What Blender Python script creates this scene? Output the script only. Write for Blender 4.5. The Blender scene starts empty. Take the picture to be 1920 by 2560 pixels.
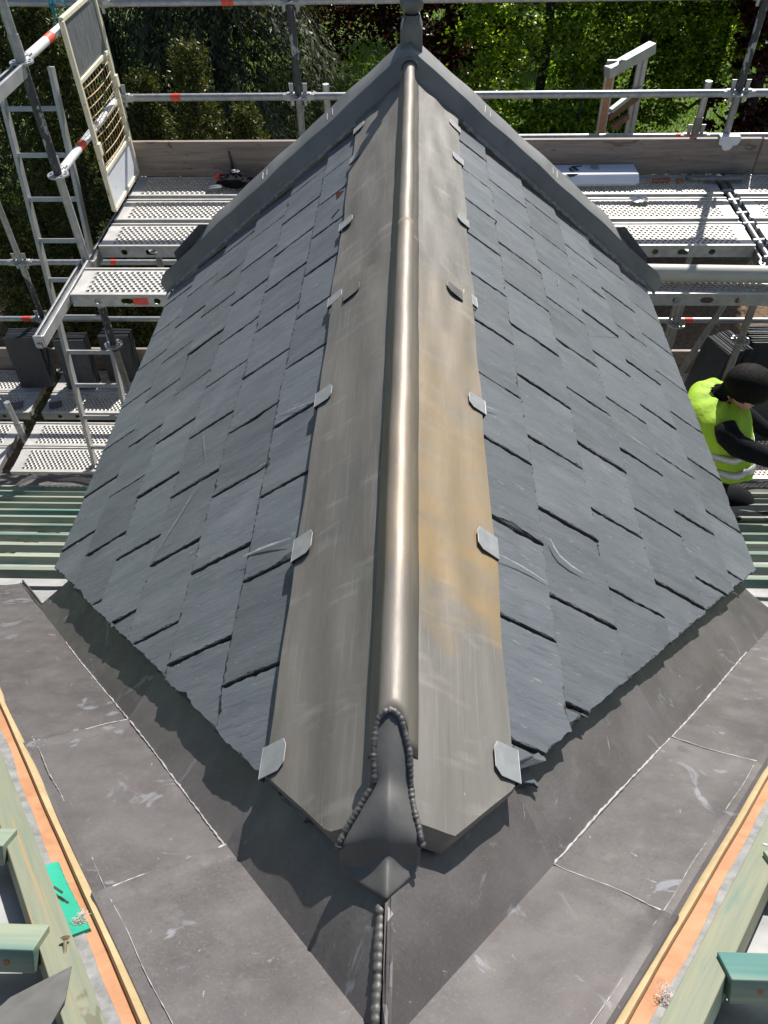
import bpy, bmesh, math, random
import numpy as np
from mathutils import Vector, Matrix

scn = bpy.context.scene
col = scn.collection
R = math.radians

# ------------------------------------------------------------------ camera
cam_data = bpy.data.cameras.new("camera")
cam = bpy.data.objects.new("camera", cam_data)
col.objects.link(cam)
right_ax = Vector((0.99895, 0.03126, -0.01740)).normalized()
fwd_ax = Vector((-0.0341, 0.6850, -0.7280)).normalized()
right_ax = (right_ax - fwd_ax * right_ax.dot(fwd_ax)).normalized()
up_ax = right_ax.cross(fwd_ax)
m = Matrix((right_ax, up_ax, -fwd_ax)).transposed().to_4x4()
m.translation = Vector((0.0202, 0.0, 1.0016))
cam.matrix_world = m
cam_data.sensor_fit = 'VERTICAL'
cam_data.sensor_height = 36.0
cam_data.lens = 1904.2 / 2560 * 36.0
cam_data.clip_start = 0.02
cam_data.clip_end = 500
scn.camera = cam

# ------------------------------------------------------------------ sky, sun, exposure
SUN_AZ, SUN_EL = 20.0, 44.0          # azimuth from +Y towards +X
world = bpy.data.worlds.new("World")
scn.world = world
world.use_nodes = True
wn = world.node_tree
sky = wn.nodes.new("ShaderNodeTexSky")
sky.sky_type = 'NISHITA'
sky.sun_disc = False
sky.sun_elevation = R(SUN_EL)
sky.sun_rotation = R(SUN_AZ)
wn.links.new(sky.outputs[0], wn.nodes["Background"].inputs[0])
wn.nodes["Background"].inputs[1].default_value = 0.062
sun_data = bpy.data.lights.new("sun", 'SUN')
sun_data.energy = 4.6
sun_data.angle = R(0.53)
sun_data.color = (1.0, 0.955, 0.88)
sun = bpy.data.objects.new("sun", sun_data)
col.objects.link(sun)
sd = Vector((math.sin(R(SUN_AZ)) * math.cos(R(SUN_EL)), math.cos(R(SUN_AZ)) * math.cos(R(SUN_EL)), math.sin(R(SUN_EL))))
sun.rotation_euler = sd.to_track_quat('Z', 'Y').to_euler()
scn.view_settings.view_transform = 'Standard'
scn.view_settings.look = 'None'
scn.view_settings.gamma = 1.0
scn.view_settings.use_curve_mapping = False
scn.view_settings.exposure = 0.68

# ------------------------------------------------------------------ helpers
rnd = random.Random(11)

def tag(o, label=None, cat=None, group=None, kind=None):
    if label: o["label"] = label
    if cat: o["category"] = cat
    if group: o["group"] = group
    if kind: o["kind"] = kind
    return o

def thing(name, loc, label, cat, group=None, rz=0.0):
    e = bpy.data.objects.new(name, None)
    e.empty_display_size = 0.1
    e.location = loc
    e.rotation_euler = (0, 0, rz)
    col.objects.link(e)
    return tag(e, label, cat, group)

def adopt(o, parent, world=True):
    if parent is not None:
        o.parent = parent
        if world:                       # geometry is in world coordinates
            q = parent
            off = Vector((0, 0, 0))
            while q is not None:
                off += q.location
                q = q.parent
            o.location = o.location - off
    return o

class MB:
    def __init__(s):
        s.v = []; s.f = []; s.mi = []
    def add(s, vs, fs, mi=0):
        b = len(s.v)
        s.v += [tuple(p) for p in vs]
        s.f += [tuple(b + i for i in f) for f in fs]
        s.mi += [mi] * len(fs)
    def box(s, c, sz, rot=None, mi=0):
        hx, hy, hz = sz[0] / 2, sz[1] / 2, sz[2] / 2
        vs = [Vector((x, y, z)) for x in (-hx, hx) for y in (-hy, hy) for z in (-hz, hz)]
        if rot is not None: vs = [rot @ p for p in vs]
        c = Vector(c)
        s.add([p + c for p in vs], [(0, 1, 3, 2), (4, 6, 7, 5), (0, 4, 5, 1), (2, 3, 7, 6), (0, 2, 6, 4), (1, 5, 7, 3)], mi)
    def beam(s, p0, p1, w, h, up=(0, 0, 1), mi=0):
        """box from p0 to p1, w across, h along up, centred"""
        p0, p1 = Vector(p0), Vector(p1)
        d = (p1 - p0); L = d.length; d.normalize()
        side = d.cross(Vector(up)).normalized(); u = side.cross(d)
        rot = Matrix((d, side, u)).transposed()
        s.box((p0 + p1) / 2, (L, w, h), rot, mi)
    def tube(s, p0, p1, r, n=14, r1=None, cap=True, mi=0):
        p0, p1 = Vector(p0), Vector(p1)
        d = (p1 - p0).normalized()
        a = d.orthogonal().normalized(); b = d.cross(a)
        r1 = r if r1 is None else r1
        vs = []
        for p, rr in ((p0, r), (p1, r1)):
            for i in range(n):
                t = 2 * math.pi * i / n
                vs.append(p + (a * math.cos(t) + b * math.sin(t)) * rr)
        fs = [(i, (i + 1) % n, n + (i + 1) % n, n + i) for i in range(n)]
        if cap: fs += [tuple(range(n - 1, -1, -1)), tuple(range(n, 2 * n))]
        s.add(vs, fs, mi)
    def path(s, pts, r, n=8, mi=0, rs=None, flat=None):
        pts = [Vector(p) for p in pts]
        vs = []; k = len(pts)
        prev = None
        for i, p in enumerate(pts):
            d = (pts[min(i + 1, k - 1)] - pts[max(i - 1, 0)]).normalized()
            a = d.orthogonal().normalized() if prev is None else (prev - d * prev.dot(d)).normalized()
            prev = a; b = d.cross(a)
            rr = rs[i] if rs else r
            for j in range(n):
                t = 2 * math.pi * j / n
                vs.append(p + (a * math.cos(t) + b * math.sin(t)) * rr)
        fs = []
        for i in range(k - 1):
            for j in range(n):
                fs.append((i * n + j, i * n + (j + 1) % n, (i + 1) * n + (j + 1) % n, (i + 1) * n + j))
        fs += [tuple(range(n - 1, -1, -1)), tuple(range((k - 1) * n, k * n))]
        s.add(vs, fs, mi)
    def sphere(s, c, r, sc=(1, 1, 1), nu=12, nv=8, rot=None, mi=0):
        c = Vector(c); vs = [Vector((0, 0, r * sc[2]))]
        for i in range(1, nv):
            ph = math.pi * i / nv
            for j in range(nu):
                th = 2 * math.pi * j / nu
                vs.append(Vector((r * sc[0] * math.sin(ph) * math.cos(th), r * sc[1] * math.sin(ph) * math.sin(th), r * sc[2] * math.cos(ph))))
        vs.append(Vector((0, 0, -r * sc[2])))
        if rot is not None: vs = [rot @ p for p in vs]
        fs = [(0, 1 + j, 1 + (j + 1) % nu) for j in range(nu)]
        for i in range(nv - 2):
            for j in range(nu):
                a = 1 + i * nu
                fs.append((a + j, a + nu + j, a + nu + (j + 1) % nu, a + (j + 1) % nu))
        a = 1 + (nv - 2) * nu
        fs += [(a + j, len(vs) - 1, a + (j + 1) % nu) for j in range(nu)]
        s.add([p + c for p in vs], fs, mi)
    def grid(s, rows, mi=0, close=False):
        """rows: list of equal-length lists of points"""
        n = len(rows[0]); vs = [p for r_ in rows for p in r_]
        fs = []
        for i in range(len(rows) - 1):
            for j in range(n - 1 if not close else n):
                j2 = (j + 1) % n
                fs.append((i * n + j, i * n + j2, (i + 1) * n + j2, (i + 1) * n + j))
        s.add(vs, fs, mi)
    def mesh(s, name, mats, smooth=False, angle=None):
        me = bpy.data.meshes.new(name)
        me.from_pydata(s.v, [], s.f)
        for mt in (mats if isinstance(mats, (list, tuple)) else [mats]):
            me.materials.append(mt)
        if any(s.mi): me.polygons.foreach_set("material_index", s.mi)
        if smooth:
            me.polygons.foreach_set("use_smooth", [True] * len(me.polygons))
            if angle: me.set_sharp_from_angle(angle=R(angle))
        me.update()
        return me
    def build(s, name, mats, parent=None, smooth=False, angle=None, world=True, solid=0.0, bevel=0.0, subsurf=0, fixn=True, split=0):
        me = s.mesh(name, mats, smooth, angle)
        if fixn:
            bm = bmesh.new(); bm.from_mesh(me)
            bmesh.ops.recalc_face_normals(bm, faces=bm.faces)
            if solid and sum(f.normal.z * f.calc_area() for f in bm.faces) < 0: bmesh.ops.reverse_faces(bm, faces=bm.faces)
            bm.to_mesh(me); bm.free()
        o = bpy.data.objects.new(name, me)
        col.objects.link(o)
        if solid:
            md = o.modifiers.new("solid", 'SOLIDIFY'); md.thickness = solid; md.offset = -1
        if bevel:
            md = o.modifiers.new("bevel", 'BEVEL'); md.width = bevel; md.segments = 2; md.limit_method = 'ANGLE'; md.angle_limit = R(40)
        if subsurf:
            md = o.modifiers.new("subsurf", 'SUBSURF'); md.levels = subsurf; md.render_levels = subsurf
        if split:
            md = o.modifiers.new("split", 'EDGE_SPLIT'); md.split_angle = R(split)
        return adopt(o, parent, world)

def copy_tree(o, parent=None):
    c = o.copy(); col.objects.link(c)
    if parent is not None: c.parent = parent
    for ch in list(o.children): copy_tree(ch, c)
    return c

# ------------------------------------------------------------------ materials
def ramp(nt, fac, p0, p1, c0=(0, 0, 0, 1), c1=(1, 1, 1, 1)):
    r = nt.nodes.new("ShaderNodeValToRGB")
    r.color_ramp.elements[0].position = p0; r.color_ramp.elements[1].position = p1
    r.color_ramp.elements[0].color = c0; r.color_ramp.elements[1].color = c1
    nt.links.new(fac, r.inputs[0])
    return r.outputs[0]

def c4(c): return (c[0], c[1], c[2], 1.0)

def pm(name, c1, c2, scale=(8, 8, 8), detail=5, rough=(.55, .7), metal=0.0, bump=None, spots=(), rand=0.0, spec=0.5, nrange=(.3, .7), dist=0.0, rot=(0, 0, 0), rmap=None, trans=0.0, coat=0.0):
    mt = bpy.data.materials.new(name); mt.use_nodes = True
    nt = mt.node_tree; L = nt.links
    b = nt.nodes["Principled BSDF"]
    tc = nt.nodes.new("ShaderNodeTexCoord"); vec = tc.outputs["Object"]
    oi = nt.nodes.new("ShaderNodeObjectInfo")
    if rand:
        ad = nt.nodes.new("ShaderNodeVectorMath"); ad.operation = 'MULTIPLY_ADD'
        cmb = nt.nodes.new("ShaderNodeCombineXYZ")
        for i in range(3): L.new(oi.outputs["Random"], cmb.inputs[i])
        L.new(cmb.outputs[0], ad.inputs[0]); ad.inputs[1].default_value = (37., 53., 71.)
        L.new(vec, ad.inputs[2]); vec = ad.outputs[0]
    def noise(sc, det=5, ro=(0, 0, 0), di=0.0, rgh=.6):
        mp = nt.nodes.new("ShaderNodeMapping"); mp.inputs["Scale"].default_value = sc; mp.inputs["Rotation"].default_value = ro
        L.new(vec, mp.inputs[0])
        n = nt.nodes.new("ShaderNodeTexNoise"); n.inputs["Scale"].default_value = 1.0; n.inputs["Detail"].default_value = det
        n.inputs["Roughness"].default_value = rgh; n.inputs["Distortion"].default_value = di
        L.new(mp.outputs[0], n.inputs["Vector"])
        return n.outputs[0]
    def mix(fac, a, bb):
        mx = nt.nodes.new("ShaderNodeMix"); mx.data_type = 'RGBA'
        if hasattr(fac, "links") or hasattr(fac, "is_linked"): L.new(fac, mx.inputs[0])
        else: mx.inputs[0].default_value = fac
        for k, q in ((6, a), (7, bb)):
            if isinstance(q, tuple): mx.inputs[k].default_value = q
            else: L.new(q, mx.inputs[k])
        return mx.outputs[2]
    nz = noise(scale, detail, rot, dist)
    f = ramp(nt, nz, nrange[0], nrange[1])
    colr = mix(f, c4(c1), c4(c2))
    for sp in spots:
        cc, sc, th, soft = sp[:4]
        ro = sp[4] if len(sp) > 4 else (0, 0, 0)
        amt = sp[5] if len(sp) > 5 else 1.0
        mk = ramp(nt, noise(sc, 4, ro, sp[6] if len(sp) > 6 else 0.3), th, th + soft, (0, 0, 0, 1), (amt, amt, amt, 1))
        colr = mix(mk, colr, c4(cc))
    if rand:
        hs = nt.nodes.new("ShaderNodeHueSaturation")
        mr = nt.nodes.new("ShaderNodeMapRange"); mr.inputs[3].default_value = 1 - rand; mr.inputs[4].default_value = 1 + rand
        L.new(oi.outputs["Random"], mr.inputs[0]); L.new(mr.outputs[0], hs.inputs["Value"]); L.new(colr, hs.inputs["Color"])
        colr = hs.outputs[0]
    L.new(colr, b.inputs["Base Color"])
    rr = nt.nodes.new("ShaderNodeMapRange"); rr.inputs[1].default_value = .3; rr.inputs[2].default_value = .7
    rr.inputs[3].default_value = rough[0]; rr.inputs[4].default_value = rough[1]
    L.new(noise(tuple(x * 1.7 for x in scale), 3, rot), rr.inputs[0]); L.new(rr.outputs[0], b.inputs["Roughness"])
    b.inputs["Metallic"].default_value = metal
    b.inputs["Specular IOR Level"].default_value = spec
    if trans:
        b.inputs["Transmission Weight"].default_value = trans
    if coat: b.inputs["Coat Weight"].default_value = coat
    if bump:
        last = None
        for bs in bump:
            bp = nt.nodes.new("ShaderNodeBump"); bp.inputs["Strength"].default_value = bs[1]; bp.inputs["Distance"].default_value = bs[2]
            L.new(noise(bs[0], bs[3] if len(bs) > 3 else 6, bs[4] if len(bs) > 4 else (0, 0, 0), .2), bp.inputs["Height"])
            if last: L.new(last, bp.inputs["Normal"])
            last = bp.outputs[0]
        L.new(last, b.inputs["Normal"])
    return mt

def leaf_mat(name, ca, cb, cc, tl=0.45, gloss=.35):
    mt = bpy.data.materials.new(name); mt.use_nodes = True
    nt = mt.node_tree; L = nt.links; nt.nodes.clear()
    out = nt.nodes.new("ShaderNodeOutputMaterial")
    g = nt.nodes.new("ShaderNodeNewGeometry")
    r = nt.nodes.new("ShaderNodeValToRGB"); e = r.color_ramp.elements
    e[0].color = c4(ca); e[1].color = c4(cc); e[0].position = 0.0; e[1].position = 1.0
    m_ = r.color_ramp.elements.new(.5); m_.color = c4(cb)
    L.new(g.outputs["Random Per Island"], r.inputs[0])
    d = nt.nodes.new("ShaderNodeBsdfPrincipled"); d.inputs["Roughness"].default_value = gloss; d.inputs["Specular IOR Level"].default_value = .4
    t = nt.nodes.new("ShaderNodeBsdfTranslucent")
    hs = nt.nodes.new("ShaderNodeHueSaturation"); hs.inputs["Value"].default_value = 1.5; hs.inputs["Saturation"].default_value = 1.15
    L.new(r.outputs[0], hs.inputs["Color"]); L.new(hs.outputs[0], t.inputs[0]); L.new(r.outputs[0], d.inputs["Base Color"])
    mx = nt.nodes.new("ShaderNodeMixShader"); mx.inputs[0].default_value = tl
    L.new(d.outputs[0], mx.inputs[1]); L.new(t.outputs[0], mx.inputs[2]); L.new(mx.outputs[0], out.inputs[0])
    return mt

X90 = (0, 0, R(90))
M = {}
M["slate"] = pm("slate", (.083, .095, .109), (.115, .128, .143), (5, 20, 10), 8, (.42, .62), 0, rot=(0, 0, R(8)), rand=.13, spec=.5,
    bump=[((5, 26, 20), .68, .0042, 8, (0, 0, R(9))), ((50, 200, 60), .45, .0013, 6, (0, 0, R(9)))],
    spots=[((.052, .062, .074), (14, 120, 40), .60, .05, (0, 0, R(9)), .5), ((.25, .27, .29), (30, 170, 60), .665, .02, (0, 0, R(11)), .65), ((.31, .33, .35), (3.2, 34, 5), .73, .02, (0, 0, R(-40)), .55), ((.142, .156, .172), (3, 5, 3), .54, .16, (0, 0, 0), .55), ((.066, .075, .085), (4, 4, 4), .56, .12, (0, 0, 0), .5)])
M["slate_rim"] = pm("slate_rim", (.030, .034, .039), (.13, .14, .15), (130, 130, 130), 4, (.5, .7), nrange=(.42, .60))
M["slate_edge"] = pm("slate_edge", (.022, .025, .028), (.06, .065, .07), (30, 30, 200), 5, (.6, .8), bump=[((40, 40, 500), .8, .004)])
M["slate_stack"] = pm("slate_stack", (.022, .026, .033), (.040, .046, .055), (20, 20, 8), 5, (.5, .65), rand=.3, bump=[((60, 60, 30), .3, .002)])
LSTREAK = [((7, 4, 7), .30, .010, 4), ((160, 14, 160), .16, .001, 5)]
M["lead_wing"] = pm("lead_wing", (.136, .125, .11), (.198, .184, .166), (12, 2.2, 12), 8, (.48, .64), .25, rot=(0, 0, R(20)), bump=LSTREAK,
    spots=[((.125, .123, .118), (6, 3.5, 6), .53, .14, (0, 0, R(20)), .7), ((.26, .253, .24), (6, 24, 6), .56, .12, (0, 0, R(38)), .5), ((.24, .233, .22), (190, 5, 190), .56, .10, (0, 0, 0), .4), ((.13, .128, .122), (170, 4, 170), .62, .05, (0, 0, 0), .5), ((.5, .5, .48), (80, 80, 80), .735, .015, (0, 0, 0), .7)])
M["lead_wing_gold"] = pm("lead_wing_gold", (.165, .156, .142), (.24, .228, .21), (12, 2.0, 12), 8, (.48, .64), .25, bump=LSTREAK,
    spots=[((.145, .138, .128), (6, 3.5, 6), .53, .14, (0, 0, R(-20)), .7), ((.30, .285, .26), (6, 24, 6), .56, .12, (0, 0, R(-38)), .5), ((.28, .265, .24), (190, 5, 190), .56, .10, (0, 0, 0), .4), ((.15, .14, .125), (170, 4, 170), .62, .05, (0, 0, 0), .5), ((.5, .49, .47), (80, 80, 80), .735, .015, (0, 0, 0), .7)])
M["lead_roll"] = pm("lead_roll", (.175, .156, .136), (.25, .228, .203), (30, 4, 30), 6, (.50, .62), .4, bump=[((14, 9, 14), .22, .006, 4), ((240, 25, 240), .16, .0007, 4)],
    spots=[((.21, .165, .125), (12, 6, 12), .56, .1, (0, 0, 0), .55), ((.13, .125, .12), (200, 6, 200), .62, .06, (0, 0, 0), .5)])
M["lead_dark"] = pm("lead_dark", (.105, .104, .102), (.175, .171, .163), (14, 14, 14), 6, (.42, .58), .4, bump=[((12, 12, 12), .25, .006, 3)],
    spots=[((.20, .195, .175), (9, 9, 9), .62, .1, (0, 0, 0), .5)])
M["lead_verge"] = pm("lead_verge", (.155, .158, .158), (.225, .225, .222), (6, 6, 6), 6, (.48, .62), .25, bump=[((5, 5, 5), .2, .006, 3)],
    spots=[((.10, .095, .085), (7, 7, 7), .6, .15, (0, 0, 0), .5)])
M["lead_valley"] = pm("lead_valley", (.095, .087, .087), (.140, .129, .129), (9, 9, 9), 10, (.40, .58), .35,
    bump=[((5, 5, 5), .35, .010, 3), ((60, 60, 60), .15, .001, 5)], rand=.06,
    spots=[((.17, .158, .158), (200, 200, 200), .55, .14, (0, 0, 0), .5), ((.07, .063, .064), (150, 150, 150), .57, .14, (0, 0, 0), .5), ((.20, .186, .183), (22, 22, 22), .58, .14, (0, 0, 0), .35), ((.095, .07, .066), (3.2, 3.2, 3.2), .60, .08, (0, 0, 0), .45),
           ((.33, .35, .40), (7, 7, 7), .63, .05, (0, 0, 0), .45, 2.0), ((.36, .38, .42), (34, 34, 34), .70, .05, (0, 0, 0), .6, 1.5), ((.40, .41, .43), (110, 6, 60), .715, .012, (0, 0, R(35)), .7), ((.40, .40, .42), (6, 100, 60), .72, .012, (0, 0, R(20)), .7), ((.18, .166, .166), (2.2, 2.2, 2.2), .48, .20, (0, 0, 0), .45, .5), ((.082, .074, .076), (3.2, 3.2, 3.2), .54, .18, (0, 0, 0), .4, .5), ((.20, .188, .188), (260, 260, 260), .60, .06, (0, 0, 0), .45)])
M["lead_white"] = pm("lead_white", (.28, .26, .255), (.46, .44, .44), (40, 40, 40), 5, (.5, .65), .2)
M["clip"] = pm("clip", (.27, .28, .29), (.36, .37, .38), (30, 30, 30), 4, (.45, .55), .4, rand=.08)
M["bead"] = pm("bead", (.075, .075, .075), (.15, .147, .144), (90, 90, 90), 4, (.48, .6), .4, bump=[((300, 300, 300), .4, .001)])
M["galv"] = pm("galv", (.27, .285, .30), (.42, .43, .44), (22, 22, 22), 5, (.38, .55), .55, rand=.07, spots=[((.5, .5, .49), (10, 10, 10), .6, .1, (0, 0, 0), .5), ((.2, .19, .17), (7, 7, 7), .66, .05, (0, 0, 0), .5)])
M["galv_dark"] = pm("galv_dark", (.17, .175, .18), (.28, .28, .28), (22, 22, 22), 5, (.4, .6), .5, rand=.1, spots=[((.12, .125, .11), (12, 12, 5), .6, .1, (0, 0, 0), .6)])
M["deck"] = pm("deck", (.43, .415, .395), (.57, .555, .53), (9, 9, 9), 6, (.42, .6), .30, rand=.06, spots=[((.42, .37, .31), (6, 3, 6), .62, .1, (0, 0, 0), .5), ((.35, .33, .31), (45, 45, 45), .68, .05, (0, 0, 0), .5)])
M["painted_pole"] = pm("painted_pole", (.022, .026, .034), (.05, .055, .065), (14, 14, 14), 5, (.4, .6), .1, spots=[((.36, .37, .37), (14, 14, 8), .57, .02, (0, 0, 0), .9), ((.30, .31, .31), (50, 50, 28), .62, .02, (0, 0, 0), .8)])
M["red"] = pm("red", (.62, .06, .035), (.75, .11, .06), (30, 30, 30), 4, (.45, .6), spots=[((.25, .03, .02), (120, 120, 120), .62, .05, (0, 0, 0), .6)])
M["white_paint"] = pm("white_paint", (.62, .63, .65), (.75, .76, .78), (15, 15, 15), 4, (.45, .6))
def wood(name, a, b_, sc=(3, 40, 40), **k):
    return pm(name, a, b_, sc, 6, (.6, .75), 0, bump=[(tuple(x * 1.5 for x in sc), .35, .002)], dist=.8, **k)
M["toe_wood"] = wood("toe_wood", (.155, .125, .105), (.29, .245, .21), (2.2, 40, 30), rand=.12, spots=[((.085, .06, .048), (3.2, 9, 10), .62, .05, (0, 0, 0), .85, 2.0), ((.36, .32, .28), (3, 60, 50), .62, .06, (0, 0, 0), .5), ((.14, .13, .13), (2, 2, 2), .6, .12, (0, 0, 0), .5)])
M["fillet"] = wood("fillet", (.33, .245, .125), (.45, .345, .20), (9, 9, 40))
M["orange_wood"] = wood("orange_wood", (.33, .155, .075), (.45, .24, .13), (14, 14, 30))
M["green_wood"] = wood("green_wood", (.155, .185, .135), (.225, .225, .155), (4, 70, 70), rand=.06, spots=[((.085, .17, .15), (2.6, 30, 30), .55, .12, (0, 0, 0), .7, .6), ((.33, .21, .10), (1.6, 75, 75), .60, .05, (0, 0, 0), .75, .3), ((.10, .10, .06), (9, 16, 16), .70, .03, (0, 0, 0), .7)])
M["green_wood_x"] = wood("green_wood_x", (.13, .20, .165), (.27, .285, .20), (1.6, 40, 40), rand=.20, spots=[((.03, .135, .13), (1.1, 8, 8), .49, .14, (0, 0, 0), .85), ((.40, .35, .24), (1.2, 12, 12), .60, .08, (0, 0, 0), .7)])
M["membrane"] = pm("membrane", (.25, .25, .25), (.40, .40, .40), (10, 10, 10), 5, (.45, .6), .1, bump=[((4, 4, 4), .6, .02, 3), ((300, 300, 300), .3, .001, 2)])
M["membrane_green"] = pm("membrane_green", (.012, .26, .17), (.022, .36, .24), (12, 12, 12), 4, (.5, .65), bump=[((6, 200, 200), .3, .001)])
M["cream"] = pm("cream", (.66, .60, .43), (.76, .71, .55), (12, 12, 12), 4, (.45, .6), 0, spots=[((.25, .11, .045), (18, 18, 10), .66, .04, (0, 0, 0), .85)])
M["rust"] = pm("rust", (.40, .26, .12), (.62, .48, .28), (40, 40, 20), 4, (.6, .8))
M["panel_white"] = pm("panel_white", (.62, .65, .70), (.70, .73, .78), (9, 9, 9), 4, (.4, .5), spots=[((.35, .33, .3), (30, 30, 18), .70, .03)])
M["panel_grey"] = pm("panel_grey", (.10, .11, .12), (.20, .21, .22), (6, 40, 8), 5, (.25, .4), spots=[((.4, .4, .4), (60, 60, 25), .70, .03, (0, 0, 0), .7)])
M["gold_brown"] = pm("gold_brown", (.12, .06, .04), (.2, .1, .06), (30, 30, 30), 4, (.5, .7))
M["alu"] = pm("alu", (.33, .34, .35), (.45, .46, .47), (9, 9, 9), 4, (.4, .55), .5)
M["pipe"] = pm("pipe", (.40, .40, .35), (.52, .51, .46), (3, 14, 14), 5, (.5, .65), .0, spots=[((.30, .28, .22), (4, 12, 12), .62, .1, (0, 0, 0), .6)])
M["card"] = pm("card", (.66, .70, .80), (.72, .76, .85), (5, 5, 5), 3, (.4, .55))
M["ink"] = pm("ink", (.025, .028, .022), (.04, .045, .035), (30, 30, 30), 3, (.5, .6))
M["black_cloth"] = pm("black_cloth", (.004, .0045, .006), (.009, .010, .013), (20, 20, 20), 5, (.85, .95), spec=.15, bump=[((60, 60, 60), .5, .004)])
M["hivis"] = pm("hivis", (.27, .46, .018), (.36, .57, .025), (6, 6, 6), 4, (.6, .75), bump=[((14, 14, 14), .6, .012, 3)])
M["reflective"] = pm("reflective", (.42, .43, .45), (.55, .56, .58), (40, 40, 40), 3, (.35, .45), .3)
M["skin"] = pm("skin", (.50, .27, .20), (.56, .32, .24), (20, 20, 20), 4, (.5, .6))
M["hair"] = pm("hair", (.003, .0025, .0025), (.007, .006, .005), (40, 40, 40), 5, (.7, .85), spec=.15, bump=[((90, 90, 90), .6, .004)])
M["glove"] = pm("glove", (.10, .105, .12), (.20, .21, .22), (40, 40, 40), 4, (.7, .85), bump=[((50, 50, 50), .5, .004)])
M["paper"] = pm("paper", (.72, .70, .66), (.80, .78, .75), (20, 20, 20), 4, (.35, .5))
M["fluff"] = pm("fluff", (.55, .46, .43), (.68, .60, .57), (40, 40, 40), 4, (.9, .95))
M["rope"] = pm("rope", (.02, .28, .34), (.05, .38, .42), (60, 60, 60), 3, (.6, .8))
M["brick_bit"] = pm("brick_bit", (.26, .10, .05), (.36, .15, .08), (30, 30, 30), 4, (.8, .9))
M["screw"] = pm("screw", (.45, .36, .24), (.6, .5, .36), (60, 60, 60), 3, (.3, .45), .8)
M["render_wall"] = pm("render_wall", (.42, .40, .36), (.52, .50, .46), (6, 6, 6), 6, (.8, .9), bump=[((90, 90, 90), .4, .003)])
M["mortar"] = pm("mortar", (.22, .215, .20), (.36, .35, .33), (40, 40, 40), 6, (.85, .95), bump=[((60, 60, 60), .9, .01)])
M["dark_board"] = pm("dark_board", (.05, .04, .03), (.09, .07, .05), (6, 30, 30), 5, (.8, .9))
M["ground"] = pm("ground", (.075, .13, .022), (.13, .20, .035), (1.2, 1.2, 1.2), 7, (.8, .95), spots=[((.05, .09, .018), (.5, .5, .5), .5, .15, (0, 0, 0), .6)], bump=[((30, 30, 30), .8, .05)])
M["litter"] = pm("litter", (.10, .055, .03), (.24, .15, .085), (14, 14, 14), 7, (.85, .95), bump=[((30, 30, 30), .9, .05)], spots=[((.38, .27, .17), (25, 25, 25), .64, .04, (0, 0, 0), .7)])
M["bark"] = pm("bark", (.018, .015, .013), (.05, .042, .035), (12, 12, 3), 6, (.85, .95), bump=[((20, 20, 5), .8, .02)])
M["yew"] = leaf_mat("yew", (.018, .028, .007), (.055, .070, .014), (.17, .175, .04), .25, .45)
M["cypress"] = leaf_mat("cypress", (.010, .018, .006), (.034, .048, .016), (.15, .165, .065), .22, .5)
M["beech"] = leaf_mat("beech", (.022, .006, .008), (.045, .011, .011), (.12, .03, .022), .35, .25)
M["lime"] = leaf_mat("lime", (.025, .060, .006), (.13, .23, .02), (.44, .52, .10), .60, .32)
M["maple"] = leaf_mat("maple", (.035, .080, .009), (.11, .20, .018), (.27, .37, .05), .60, .33)
M["grass"] = leaf_mat("grass", (.07, .135, .012), (.11, .19, .018), (.17, .26, .03), .45, .5)
M["chalk"] = pm("chalk", (.16, .175, .19), (.32, .34, .36), (60, 60, 60), 4, (.7, .8))
M["lead_panel_shaded"] = pm("lead_panel_shaded", (.045, .052, .07), (.075, .083, .10), (14, 14, 14), 4, (.5, .6), .3)  # verge panels' lead, painted dark navy for the shade on their camera-facing side
M["membrane_cut"] = pm("membrane_cut", (.15, .15, .15), (.28, .28, .28), (40, 40, 40), 5, (.5, .65), .1, bump=[((60, 60, 60), .6, .003)])

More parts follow.
